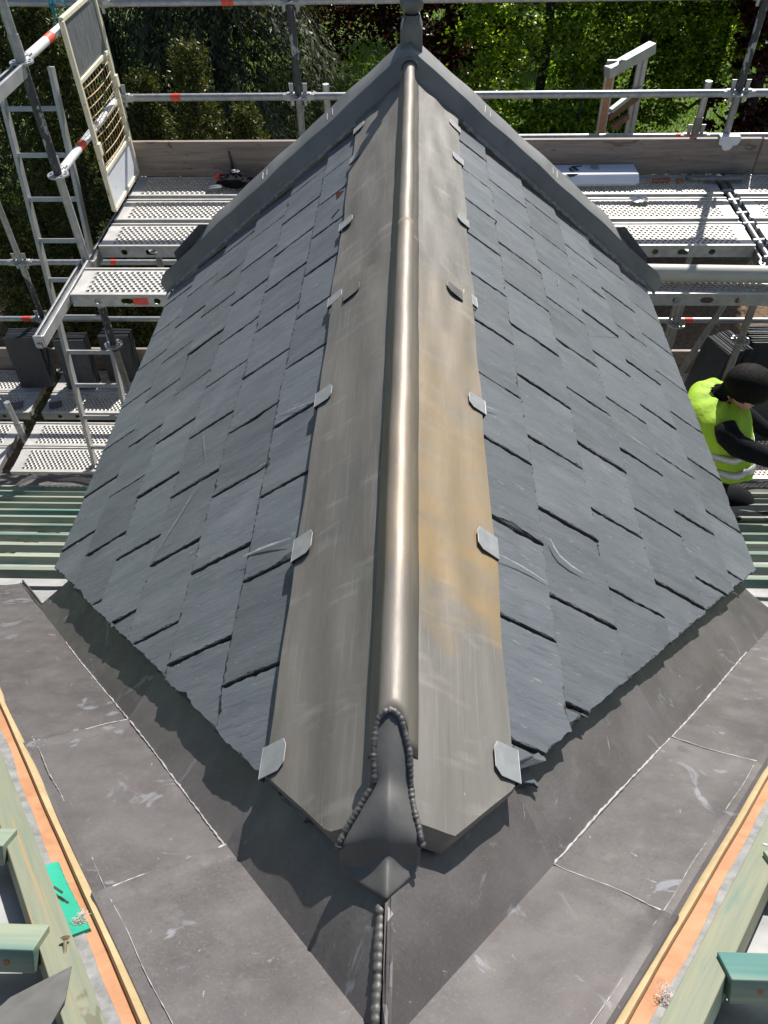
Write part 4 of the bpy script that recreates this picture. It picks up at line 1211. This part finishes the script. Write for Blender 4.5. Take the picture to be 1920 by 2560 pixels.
# ---- slate stacks
def slate_stack(x, y, n, ang, label, tilt=.10, w=.25, h=.50, z=ZL, seed=1, th=.013):
    e = thing("slate_stack", (x, y, z), label, "slate stack", "stacks of new slates", ang)
    rg = random.Random(seed); mesh_ = []
    for v in range(3):
        mb = MB(); mb.box((0, 0, h / 2), (w, .0085, h)); me = mb.mesh("slate", M["slate_stack"]); mesh_.append(me)
    t = 0
    for i in range(n):
        o = bpy.data.objects.new("slate", mesh_[i % 3]); col.objects.link(o); o.parent = e
        o.location = (rg.uniform(-.006, .006), t + .012, rg.uniform(0, .012)); o.rotation_euler = (-tilt + rg.uniform(-.015, .015), rg.uniform(-.012, .012), rg.uniform(-.02, .02))
        md = o.modifiers.new("bevel", 'BEVEL'); md.width = .002; md.segments = 1
        t += th * rg.uniform(.8, 1.2)
    return e
slate_stack(-3.52, 5.70, 13, .05, "leftmost upright stack of dark slates on the lower deck", seed=1, w=.30, h=.52)
slate_stack(-3.09, 5.68, 12, .02, "middle upright stack of dark slates behind the ladder", seed=2, w=.27, h=.50)
slate_stack(-2.72, 5.80, 11, -.02, "right upright stack of dark slates behind the rosetted standard", seed=3, w=.27, h=.47)
slate_stack(2.52, 5.50, 16, -1.15, "packed slates fanned on edge beside the diagonal brace", seed=4, w=.30, h=.62, tilt=.16, th=.016)
slate_stack(3.16, 5.62, 22, .0, "thick stack of dark slates behind the worker", seed=5, w=.40, h=.56, tilt=.06)
slate_stack(3.40, 5.40, 14, -1.25, "packed slates on edge at the right picture edge", seed=6, w=.3, h=.58, tilt=.15, th=.016)
slate_stack(3.05, 5.02, 9, .04, "broad low stack of slates just behind the worker's head", seed=7, w=.62, h=.42, tilt=.10)
for x, y, s in ((-3.62, 5.43, "left"), (-3.26, 5.44, "middle")):
    mb = MB(); mb.box((x, y, ZL + .018), (.11, .08, .012), Matrix.Rotation(.3, 3, 'Z'))
    tag(mb.build("slate_offcut", M["lead_valley"], None), "small flat offcut lying at the foot of the %s slate stack" % s, "offcut")

# ================================================================== WORKER (kneeling on the roof edge, bowed to the right)
def V(*a): return Vector(a)
worker = thing("person", (1.60, 2.85, -2.25), "kneeling worker in yellow hi-vis vest with dark hair, bent forward at the right eave", "person")
def skin_body():
    J = {  # joint: (pos, radius)
        "pelvis": (V(1.60, 2.90, -1.98), .150), "waist": (V(1.575, 2.96, -1.78), .135), "chest": (V(1.555, 3.02, -1.58), .125), "upper": (V(1.555, 3.06, -1.46), .095),
        "neck0": (V(1.575, 3.075, -1.385), .056), "neck1": (V(1.60, 3.062, -1.345), .058), "head0": (V(1.632, 3.045, -1.325), .082), "head1": (V(1.668, 3.03, -1.312), .088), "head2": (V(1.70, 3.02, -1.315), .070),
        "nose": (V(1.728, 2.975, -1.345), .022), "chin": (V(1.668, 2.98, -1.385), .048),
        "shR": (V(1.545, 2.925, -1.46), .055), "elR": (V(1.60, 2.78, -1.465), .044), "foR": (V(1.70, 2.74, -1.49), .040), "wrR": (V(1.80, 2.705, -1.52), .034),
        "shL": (V(1.60, 3.21, -1.49), .062), "elL": (V(1.76, 3.26, -1.62), .058), "wrL": (V(1.93, 3.10, -1.68), .036),
        "hipR": (V(1.58, 2.79, -2.03), .115), "knR": (V(1.93, 2.74, -1.99), .085), "anR": (V(1.58, 2.66, -2.07), .055), "toR": (V(1.47, 2.66, -2.09), .045),
        "hipL": (V(1.62, 3.03, -2.06), .115), "knL": (V(1.97, 3.08, -2.16), .085), "anL": (V(1.62, 3.12, -2.25), .055), "toL": (V(1.50, 3.12, -2.28), .045)}
    E_ = [("pelvis", "waist"), ("waist", "chest"), ("chest", "upper"), ("upper", "neck0"), ("neck0", "neck1"), ("neck1", "head0"), ("head0", "head1"), ("head1", "head2"), ("head2", "nose"), ("head0", "chin"),
          ("upper", "shR"), ("shR", "elR"), ("elR", "foR"), ("foR", "wrR"), ("upper", "shL"), ("shL", "elL"), ("elL", "wrL"),
          ("pelvis", "hipR"), ("hipR", "knR"), ("knR", "anR"), ("anR", "toR"), ("pelvis", "hipL"), ("hipL", "knL"), ("knL", "anL"), ("anL", "toL")]
    names = list(J); idx = {n: i for i, n in enumerate(names)}
    me = bpy.data.meshes.new("tmp_body"); me.from_pydata([J[n][0] for n in names], [(idx[a], idx[b]) for a, b in E_], [])
    o = bpy.data.objects.new("tmp_body", me); col.objects.link(o)
    md = o.modifiers.new("skin", 'SKIN'); md.use_smooth_shade = True
    for i, n in enumerate(names):
        sv = me.skin_vertices[0].data[i]; sv.radius = (J[n][1], J[n][1]); sv.use_root = (n == "pelvis")
    sb = o.modifiers.new("sub", 'SUBSURF'); sb.levels = 2; sb.render_levels = 2
    dg = bpy.context.evaluated_depsgraph_get()
    m2 = bpy.data.meshes.new_from_object(o.evaluated_get(dg))
    bpy.data.objects.remove(o)
    m2.name = "body"; m2.materials.clear(); m2.materials.append(M["black_cloth"]); m2.materials.append(M["skin"])
    for p in m2.polygons:
        c = p.center; p.use_smooth = True
        hd = (c - J["head1"][0]).length < .20 and c.z > -1.425 and c.x > 1.57
        p.material_index = 1 if hd else 0
    b = bpy.data.objects.new("body", m2); col.objects.link(b)
    return adopt(b, worker), J
body, J = skin_body()
# hair
mb = MB(); mb.sphere((1.657, 3.030, -1.287), .112, (1.06, .98, .84), 26, 18, Matrix.Rotation(.25, 3, 'Y'))
rg = random.Random(8)
mb.v = [tuple(Vector(p) + Vector((rg.uniform(-1, 1), rg.uniform(-1, 1), rg.uniform(-1, 1))) * .0016) for p in mb.v]
mb.build("hair", M["hair"], worker, smooth=True)
mb = MB(); mb.sphere((1.640, 2.945, -1.335), .024, (.8, .35, 1.2), 10, 8); mb.build("ear", M["skin"], worker, smooth=True)
# vest: a loose shell round the trunk, hem hanging free
def ringv(c, ax, ay, n=26, ph=0, fold=.006):
    return [c + V(ax * math.cos(2 * math.pi * i / n), ay * math.sin(2 * math.pi * i / n), fold * math.sin(i * 2.1 + ph) * 1.0) * 1.0 + V(math.cos(2 * math.pi * i / n), math.sin(2 * math.pi * i / n), 0) * fold * math.sin(i * 1.7 + ph * 2) for i in range(n)]
rings = [(V(1.575, 3.070, -1.372), .060, .070), (V(1.560, 3.062, -1.384), .095, .140), (V(1.552, 3.052, -1.402), .135, .182), (V(1.550, 3.035, -1.440), .162, .200), (V(1.558, 3.01, -1.490), .168, .196), (V(1.572, 2.985, -1.54), .162, .190), (V(1.588, 2.96, -1.59), .158, .185), (V(1.606, 2.94, -1.64), .160, .187), (V(1.618, 2.925, -1.68), .164, .190)]
mb = MB(); mb.grid([ringv(c, a, b, ph=i * .9, fold=.011) for i, (c, a, b) in enumerate(rings)], close=True)
vest = mb.build("vest", M["hivis"], worker, smooth=True, solid=.004, subsurf=1)
def lerp_ring(t):
    for i in range(len(rings) - 1):
        z0, z1 = rings[i][0].z, rings[i + 1][0].z
        if z1 <= t <= z0:
            q = (z0 - t) / (z0 - z1); return rings[i][0].lerp(rings[i + 1][0], q), rings[i][1] * (1 - q) + rings[i + 1][1] * q, rings[i][2] * (1 - q) + rings[i + 1][2] * q
for zt in (-1.545, -1.620):
    c0, a0, b0 = lerp_ring(zt); c1, a1, b1 = lerp_ring(zt - .032)
    mb = MB(); mb.grid([ringv(c0, a0 + .006, b0 + .006, fold=.004), ringv(c1, a1 + .006, b1 + .006, fold=.004)], close=True)
    mb.build("reflective_band", M["reflective"], vest, smooth=True, solid=.002)
# sleeve over the vest on the near side
mb = MB(); mb.path([(1.535, 2.88, -1.42), (1.548, 2.825, -1.445), (1.585, 2.78, -1.465), (1.65, 2.755, -1.48), (1.72, 2.735, -1.495), (1.79, 2.71, -1.515)], .06, 14, rs=[.052, .058, .056, .052, .047, .040])
mb.build("sleeve", M["black_cloth"], worker, smooth=True)
# gloved hands with fingers
def hand(c, d, side, nm_):
    mb = MB(); c = Vector(c); d = Vector(d).normalized(); sd_ = d.cross(V(0, 0, 1)).normalized(); up = sd_.cross(d)
    mb.sphere(c, .045, (1.0, .85, .45), 12, 8, Matrix((d, sd_, up)).transposed())
    for k in range(4):
        b = c + d * .035 + sd_ * (k - 1.5) * .019
        l = (.058, .068, .064, .048)[k]
        mb.path([b, b + d * l * .5 - up * .010, b + d * l * .85 - up * .032, b + d * l * .9 - up * .05], .009, 7, rs=[.010, .0095, .009, .007])
    b = c + sd_ * side * .038 - d * .01
    mb.path([b, b + sd_ * side * .022 + d * .022, b + sd_ * side * .022 + d * .048 - up * .012], .010, 7, rs=[.012, .0105, .008])
    return mb.build(nm_, M["glove"], worker, smooth=True)
hand((1.845, 2.70, -1.53), (1, -.1, -.25), 1, "glove")
hand((1.97, 3.06, -1.70), (.8, -.6, -.3), -1, "glove")
# what he works on
mb = MB(); rows = []
for i in range(9):
    rows.append([V(1.55 + i * .16, 2.62 + .055 * j, mz(2.62 + .055 * j) + .062 + .006 * math.sin(i * 1.3 + j)) for j in range(13)])
mb.grid(rows); tag(mb.build("black_sheet", M["black_cloth"], None, smooth=True, solid=.003), "black plastic sheet spread on the battens under the worker", "sheet")
mb = MB(); z = mz(2.68) + .085
mb.add([(1.80, 2.66, mz(2.66) + .078), (1.88, 2.70, mz(2.70) + .09), (1.98, 2.665, mz(2.665) + .075), (1.87, 2.625, mz(2.625) + .08)], [(0, 1, 2, 3)])
tag(mb.build("lead_scrap", M["clip"], None, solid=.003), "small pointed scrap of grey lead on the black sheet", "scrap")
mb = MB(); mb.box((2.06, 2.86, -1.86), (.24, .10, .012), Matrix.Rotation(.5, 3, 'Z') @ Matrix.Rotation(-.5, 3, 'X'))
tag(mb.build("lead_strip", M["clip"], None), "bright strip of lead in front of the worker's knees", "strip")

# ================================================================== SMALL THINGS
box = thing("cardboard_box", (1.10, 5.53, ZU), "long white cardboard box with black printing against the toe board", "box")
mb = MB(); mb.box((1.09, 5.565, ZU + .045), (1.04, .17, .085), Matrix.Rotation(.02, 3, 'Z')); mb.build("carton", M["card"], box, bevel=.003)
mb = MB(); mb.add([(.62, 5.482, ZU + .09), (1.615, 5.50, ZU + .09), (1.62, 5.455, ZU + .035), (.60, 5.44, ZU + .035)], [(0, 1, 2, 3)]); mb.build("flap", M["card"], box, solid=.002)
def ink(pts, name="print_mark"):
    mb = MB(); mb.add([(x, y, ZU + .0895) for x, y in pts], [tuple(range(len(pts)))]); mb.build(name, M["ink"], box)
ink([(1.155, 5.62), (1.23, 5.635), (1.235, 5.618), (1.185, 5.602), (1.205, 5.545), (1.18, 5.54), (1.15, 5.60)])
ink([(1.135, 5.590), (1.150, 5.598), (1.152, 5.565), (1.175, 5.535), (1.14, 5.53), (1.132, 5.56)])
mb = MB(); mb.add([(1.10, 5.478, ZU + .0925), (1.19, 5.482, ZU + .0925), (1.155, 5.468, ZU + .079), (1.125, 5.466, ZU + .076)], [(0, 1, 2, 3)]); mb.build("print_mark", M["ink"], box)
for k, w in enumerate((.075, .055, .060, .070, .050)):
    y = 5.637 - k * .0165; ink([(1.32 - w / 2, y), (1.32 + w / 2, y), (1.32 + w / 2, y - .005), (1.32 - w / 2, y - .005)], "print_line")
ink([(1.252, 5.620), (1.262, 5.624), (1.264, 5.616), (1.254, 5.613)], "print_mark")

# crumpled bright paper on the planks
mb = MB(); rg = random.Random(12); rows = []
for i in range(7):
    rows.append([V(1.52 + .115 * i / 6 + rg.uniform(-.006, .006), 5.19 + .085 * j / 5 + rg.uniform(-.006, .006), ZU + .016 + rg.uniform(0, .022)) for j in range(6)])
mb.grid(rows); tag(mb.build("paper_scrap", M["paper"], None, solid=.001), "bright crumpled scrap of paper on the right deck planks", "paper")
# brown offcut pieces
for x, y, w, d_ in ((1.80, 5.545, .13, .03), (1.93, 5.54, .045, .028)):
    mb = MB(); mb.box((x, y, ZU + .018), (w, d_, .02), Matrix.Rotation(.1, 3, 'Z'))
    tag(mb.build("brick_fragment", M["brick_bit"], None, bevel=.003), ("long" if w > .1 else "small") + " reddish brown fragment lying by the toe board on the right", "fragment")
# spare bent metal strip by the right standard
mb = MB(); mb.path([(1.98, 5.58, ZU + .03), (2.03, 5.55, ZU + .026), (2.2, 5.54, ZU + .03), (2.36, 5.55, ZU + .03), (2.42, 5.59, ZU + .05)], .02, 6)
tag(mb.build("toe_board_clip", M["galv_dark"], None, smooth=True), "dull bent metal strap lying under the toe board on the right", "strap")
# gloves and cloth heap by the left toe board
hp = thing("glove_heap", (-1.25, 5.50, ZU), "heap of black work gloves with a red cuff by the left toe board", "gloves")
def crumple(c, r, sc, seed, nm_, mt):
    rg = random.Random(seed); mb = MB(); mb.sphere(c, r, sc, 16, 10)
    cv = Vector(c); mb.v = [tuple(cv + (Vector(p) - cv) * rg.uniform(.72, 1.22)) for p in mb.v]
    return mb.build(nm_, M[mt], hp, smooth=True, angle=50)
crumple((-1.28, 5.50, ZU + .045), .10, (1.15, .7, .5), 1, "glove", "black_cloth")
crumple((-1.15, 5.47, ZU + .04), .085, (1.1, .7, .5), 2, "glove", "black_cloth")
crumple((-1.39, 5.56, ZU + .05), .045, (1, .5, .5), 3, "cuff", "red")
crumple((-1.27, 5.53, ZU + .10), .026, (1.3, .8, .5), 4, "tape_roll", "clip")
for k in range(3):
    mb = MB(); mb.path([(-1.36, 5.48 - k * .03, ZU + .03), (-1.43, 5.47 - k * .035, ZU + .028), (-1.47, 5.455 - k * .03, ZU + .02)], .012, 7); mb.build("finger", M["glove"], hp, smooth=True)
# dark handle of a tool leaning on the toe board
mb = MB(); mb.path([(-1.315, 5.662, ZU + .005), (-1.318, 5.664, ZU + .10), (-1.325, 5.665, ZU + .19)], .009, 8, rs=[.011, .012, .005])
tag(mb.build("crowbar", M["painted_pole"], None, smooth=True), "thin dark bar leaning upright against the left toe board", "bar")

# lead offcut, screw and fluff near the camera
def onm(x, Y, n): return Vector((x, Y, mz(Y))) + NM * n
mb = MB(); mb.add([onm(-.435, .150, .052), onm(-.384, .188, .054), onm(-.370, .150, .053), onm(-.372, .07, .052), onm(-.47, .07, .052)], [(0, 1, 2, 3, 4)])
tag(mb.build("lead_offcut", M["lead_dark"], None, solid=.0025), "flat grey lead offcut lying across battens in the bottom left corner", "lead offcut")
sc_ = thing("screw", tuple(onm(-.41, .222, .0)), "long brass screw standing loose beside the left valley batten", "screw")
mb = MB(); mb.tube(onm(-.412, .224, .052), onm(-.388, .170, .012), .0022, 10); mb.build("shank", M["screw"], sc_, smooth=True)
mb = MB(); mb.tube(onm(-.412, .224, .052), onm(-.4128, .2258, .0535), .0032, 14, .0062); mb.build("head", M["screw"], sc_, smooth=True, angle=40)
def fluff(x, a, l, sg, seed, label):
    rg = random.Random(seed); mb = MB(); c = vp(sg, a, l, .012)
    for _ in range(90):
        q = c + Vector((rg.gauss(0, .004), rg.gauss(0, .006), rg.gauss(.001, .0015)))
        w = Vector((rg.gauss(0, 1), rg.gauss(0, 1), rg.gauss(0, .6))).normalized() * .0045
        mb.path([q - w, q + Vector((0, 0, .002)), q + w], .00028, 3)
    tag(mb.build("insulation_fluff", M["fluff"], None), label, "fluff")
fluff(0, .40, .236, -1, 1, "pale pink tuft of insulation fluff on the left orange board")
fluff(0, .265, .222 - .0, 1, 2, "pale tuft of insulation fluff on the right orange board")
# slate tongue left in the right valley foot of the ridge
mb = MB(); me = slate_mesh([(-.06, -.05), (.05, -.03), (.0, .055), (-.06, .05)], .006, random.Random(3), "slate_chip", L=9)
o = bpy.data.objects.new("slate_chip", me); col.objects.link(o)
fx, fy, fz = slope_frame(1)
o.matrix_world = Matrix.Translation(sp(1, .275, .565, -.022)) @ Matrix((fx, fy, fz)).transposed().to_4x4()
tag(o, "loose slate chip tucked under the right slates beside the lowest clip", "slate chip")

# ================================================================== GROUND
ZG = -5.5
mb = MB(); mb.add([(-150, -60, ZG), (150, -60, ZG), (150, 260, ZG), (-150, 260, ZG)], [(0, 1, 2, 3)])
tag(mb.build("lawn", M["ground"], None), kind="structure")
mb = MB(); mb.add([(-8, 3.5, ZG + .006), (9, 3.5, ZG + .006), (9, 11.6, ZG + .006), (4, 12.2, ZG + .006), (-8, 12.5, ZG + .006)], [(0, 1, 2, 3, 4)])
tag(mb.build("leaf_litter_path", M["litter"], None), kind="structure")

def leaf_mesh(name, P, D, Nn, ln, wd, mat, fold=0.0):
    """P bases, D unit directions, Nn rough normals, ln lengths, wd widths -> kite shaped leaves"""
    n = len(P)
    S = np.cross(D, Nn); S /= (np.linalg.norm(S, axis=1, keepdims=True) + 1e-9)
    v = np.empty((n, 4, 3), np.float32)
    v[:, 0] = P
    v[:, 1] = P + D * (ln * .45)[:, None] + S * (wd * .5)[:, None]
    v[:, 2] = P + D * ln[:, None]
    v[:, 3] = P + D * (ln * .45)[:, None] - S * (wd * .5)[:, None]
    me = bpy.data.meshes.new(name)
    me.vertices.add(n * 4); me.vertices.foreach_set("co", v.reshape(-1))
    me.loops.add(n * 4); me.loops.foreach_set("vertex_index", np.arange(n * 4, dtype=np.int32))
    me.polygons.add(n); me.polygons.foreach_set("loop_start", np.arange(0, n * 4, 4, dtype=np.int32))
    me.materials.append(mat); me.update(calc_edges=True)
    return me
def unit(a): return a / (np.linalg.norm(a, axis=1, keepdims=True) + 1e-9)

def trunk(parent, x, y, h, r, seed, spread=1.5, nb=8, zb=.25, lean=(0, 0)):
    rg = random.Random(seed); mb = MB()
    pts = []; rs = []
    for i in range(9):
        t = i / 8
        pts.append(V(x + lean[0] * t * h + rg.uniform(-.06, .06) * h * .2 * t, y + lean[1] * t * h, ZG + h * t)); rs.append(r * (1 - .75 * t) * (1.35 if i == 0 else 1))
    mb.path(pts, r, 10, rs=rs)
    for k in range(nb):
        t = zb + (1 - zb) * (k + rg.random()) / nb
        i = min(7, int(t * 8)); b = pts[i].lerp(pts[i + 1], t * 8 - i)
        a = rg.uniform(0, 6.28); L = spread * (1.1 - t * .5) * rg.uniform(.7, 1.2)
        q = [b]
        for s in range(1, 6):
            q.append(b + V(math.cos(a) * L * s / 5, math.sin(a) * L * s / 5, L * (.25 * s / 5 + rg.uniform(-.06, .06))))
        r0 = r * (1 - .75 * t) * .5
        mb.path(q, r0, 6, rs=[r0 * (1 - .17 * s) for s in range(6)])
    return mb.build("trunk", M["bark"], parent, smooth=True)

def broadleaf(name, label, x, y, h, rx, ry, z0, z1, n, mat, seed, ls=.085, r=.16, clumps=260, lean=(0, 0), cat="tree", tr=True):
    e = thing(name, (x, y, ZG), label, cat, "broadleaved trees beyond the scaffold")
    if tr: trunk(e, x, y, h, r, seed, spread=max(rx, ry) * .9, nb=12, lean=lean, zb=.18)
    rs_ = np.random.RandomState(seed)
    u = unit(rs_.normal(size=(clumps, 3))); rad = rs_.uniform(.35, 1.0, (clumps, 1)) ** .55
    c = u * rad * np.array([rx, ry, (z1 - z0) / 2]) + np.array([x, y, (z0 + z1) / 2])
    k = rs_.randint(0, clumps, n); sig = rs_.uniform(.10, .24, clumps)[k][:, None] * min(rx, ry) * .55
    P = c[k] + rs_.normal(size=(n, 3)) * sig * np.array([1, 1, .55])
    D = unit(rs_.normal(size=(n, 3)) * np.array([1, 1, .5]) + np.array([0, 0, -.25]))
    Nn = unit(rs_.normal(size=(n, 3)) * .75 + np.array([.1, .35, .9]))
    ln = rs_.uniform(.7, 1.25, n) * ls; wd = ln * rs_.uniform(.6, .85, n)
    o = bpy.data.objects.new("crown", leaf_mesh("crown", P, D, Nn, ln, wd, M[mat])); col.objects.link(o); adopt(o, e)
    return e

broadleaf("copper_beech", "dark copper beech with purple leaves behind the finial", -2.35, 20.4, 9, 3.4, 2.6, -5.0, 2.0, 38000, "beech", 21, .105, .15, 300)
broadleaf("copper_beech", "purple leaved beech hanging low between finial and green trees", .70, 17.2, 8, 1.8, 1.8, -5.5, 1.5, 40000, "beech", 22, .095, .14, 200)
broadleaf("copper_beech", "low purple beech at the right picture edge behind the standard", 5.15, 12.6, 6, .75, 1.0, -5.0, 1.2, 16000, "beech", 23, .085, .12, 110)
broadleaf("lime_tree", "bright green tree right of the dormer gable apex", 2.0, 13.2, 8, 1.35, 1.3, -5.3, .1, 40000, "lime", 24, .066, .10, 260)
broadleaf("lime_tree", "green tree with dark leaning trunk behind the ladder head", 3.35, 13.6, 8, 1.3, 1.3, -4.7, .2, 38000, "lime", 25, .066, .13, 250, (.10, 0))
broadleaf("lime_tree", "bright green tree overhanging the lawn on the right", 4.9, 14.0, 8, 1.5, 1.4, -3.6, .4, 38000, "lime", 26, .070, .09, 260, (.02, .0))
broadleaf("lime_tree", "green tree filling the top right corner behind the rail", 7.4, 17.0, 8, 2.3, 1.8, -4.1, .4, 34000, "lime", 27, .080, .12, 240)
broadleaf("lime_tree", "low green bush under the rail left of the ladder head", 2.3, 11.2, 3, 1.1, .8, -5.4, -2.7, 24000, "lime", 28, .070, .05, 150, cat="bush")
broadleaf("shade_tree", "tall dark green tree far behind the copper beech", 2.2, 26.0, 10, 4.2, 2.5, -4.6, 2.5, 22000, "maple", 29, .13, .25, 220)

def cypress(label, x, y, h, r, n, seed):
    e = thing("cypress_tree", (x, y, ZG), label, "conifer", "conifers on the left")
    trunk(e, x, y, h * .95, .16, seed, .6, 6)
    rs_ = np.random.RandomState(seed)
    t = rs_.uniform(0.0, .9, n); a = rs_.uniform(0, 2 * np.pi, n)
    rr = r * (1 - t) ** .7 * (.62 + .38 * rs_.uniform(0, 1, n)) * (1 + .20 * np.sin(a * 5 + t * 30))
    B = np.stack([x + rr * np.cos(a), y + rr * np.sin(a), ZG + .25 + h * t], 1)
    out = np.stack([np.cos(a), np.sin(a), np.zeros(n)], 1)
    Ps, Ds, Ns, Ls, Ws = [], [], [], [], []
    m_ = 18; Lf = rs_.uniform(.32, .62, n)
    for k in range(m_):
        s = k / (m_ - 1)
        droop = np.stack([out[:, 0] * .75 * s, out[:, 1] * .75 * s, np.full(n, .18 * s - .95 * s * s)], 1)
        q = B + droop * Lf[:, None]
        side = np.stack([-out[:, 1], out[:, 0], np.zeros(n)], 1) * (1 if k % 2 else -1)
        d = unit(out * .5 + side * rs_.uniform(.3, .9, (n, 1)) + np.array([0, 0, -.5 - .6 * s]) + rs_.normal(size=(n, 3)) * .15)
        Ps.append(q); Ds.append(d); Ns.append(unit(out * .8 + np.array([0, 0, .8]) + rs_.normal(size=(n, 3)) * .25)); Ls.append(Lf * rs_.uniform(.16, .30, n) * (1.1 - .5 * s)); Ws.append(Lf * rs_.uniform(.04, .075, n))
    o = bpy.data.objects.new("crown", leaf_mesh("crown", np.concatenate(Ps), np.concatenate(Ds), np.concatenate(Ns), np.concatenate(Ls), np.concatenate(Ws), M["cypress"])); col.objects.link(o); adopt(o, e)
cypress("large dark drooping conifer behind the middle standard", -2.9, 12.6, 9.5, 1.85, 5600, 31)
cypress("dark drooping conifer behind the mesh gate", -4.9, 13.6, 9.5, 2.3, 5400, 32)
cypress("darkest drooping conifer at the far left behind the yews", -8.6, 13.0, 9.5, 2.2, 2600, 33)

def yew(label, x, y, h, r, n, seed):
    e = thing("yew_tree", (x, y, ZG), label, "yew", "young yews on the left")
    trunk(e, x, y, h * .95, .06, seed, .4, 6)
    rs_ = np.random.RandomState(seed)
    t = rs_.uniform(0, 1, n) ** 1.0; a = rs_.uniform(0, 2 * np.pi, n)
    prof = np.minimum(1, (1.03 - t) ** .75 * 1.15)
    rr = r * prof * rs_.uniform(.45, 1.0, n) * (1 + .22 * np.sin(a * 4 + t * 17))
    B = np.stack([x + rr * np.cos(a), y + rr * np.sin(a), ZG + h * t], 1)
    out = np.stack([np.cos(a), np.sin(a), np.zeros(n)], 1)
    sh = unit(out * rs_.uniform(.3, 1.1, (n, 1)) + np.array([0, 0, 1.0]) * rs_.uniform(.3, 1.0, (n, 1)) + rs_.normal(size=(n, 3)) * .2)
    Ps, Ds, Ns, Ls, Ws = [], [], [], [], []
    m_ = 14; Lf = rs_.uniform(.09, .18, n)
    for k in range(m_):
        s = k / (m_ - 1)
        q = B + sh * (Lf * s)[:, None]
        d = unit(rs_.normal(size=(n, 3)) * .8 + sh * .55)
        Ps.append(q); Ds.append(d); Ns.append(unit(rs_.normal(size=(n, 3)))); Ls.append(rs_.uniform(.035, .06, n)); Ws.append(rs_.uniform(.012, .02, n))
    o = bpy.data.objects.new("crown", leaf_mesh("crown", np.concatenate(Ps), np.concatenate(Ds), np.concatenate(Ns), np.concatenate(Ls), np.concatenate(Ws), M["yew"])); col.objects.link(o); adopt(o, e)
yew("tallest young yew spire left of the middle standard", -2.40, 9.0, 4.05, .55, 1900, 41)
yew("short young yew spire right of the mesh gate", -2.98, 9.1, 3.72, .52, 1700, 42)
yew("small yew spire close to the middle standard foot", -1.85, 9.0, 3.42, .50, 1500, 43)
yew("broad yew behind the cream mesh gate", -3.75, 8.6, 4.6, .80, 3200, 44)
yew("broad yew at the top left behind the ladder", -4.55, 8.9, 4.9, .85, 3200, 45)
yew("yew seen low between ladder and lower guard rail", -3.1, 7.6, 2.7, .60, 2000, 46)
yew("yew at the left edge above the slate stacks", -4.15, 7.4, 3.0, .62, 2000, 47)
yew("bushy yew beside the left dormer eave", -2.25, 7.7, 2.6, .55, 1600, 48)

# grass in the sunlit lawn
rs_ = np.random.RandomState(3); n = 70000
P = np.stack([rs_.uniform(-8, 13, n), 13.5 + 17 * rs_.uniform(0, 1, n) ** 1.2, np.full(n, ZG)], 1)
D = unit(rs_.normal(size=(n, 3)) * .35 + np.array([0, 0, 1.0])); Nn = unit(rs_.normal(size=(n, 3)) * np.array([1, 1, .1]))
o = bpy.data.objects.new("grass", leaf_mesh("grass", P, D, Nn, rs_.uniform(.10, .26, n), rs_.uniform(.012, .03, n), M["grass"])); col.objects.link(o)
tag(o, "long bright green grass of the lawn beyond the trees", "grass", kind="stuff")
# wire fence on the lawn
fe = thing("wire_fence", (4.6, 13.6, ZG), "grey post and wire fence along the lawn on the right", "fence")
for x in (2.2, 3.4, 4.15, 4.55, 6.2): 
    mb = MB(); mb.beam((x, 13.0, ZG), (x + .03, 13.0, ZG + 1.15), .08, .08, (0, 1, 0)); mb.build("post", M["galv_dark"], fe, bevel=.008)
for z in (.35, .7, 1.05):
    mb = MB(); mb.path([(1.4, 13.0, ZG + z), (3.4, 13.0, ZG + z - .01), (5.2, 13.0, ZG + z + .01), (7.6, 13.0, ZG + z)], .006, 5); mb.build("wire", M["galv"], fe)
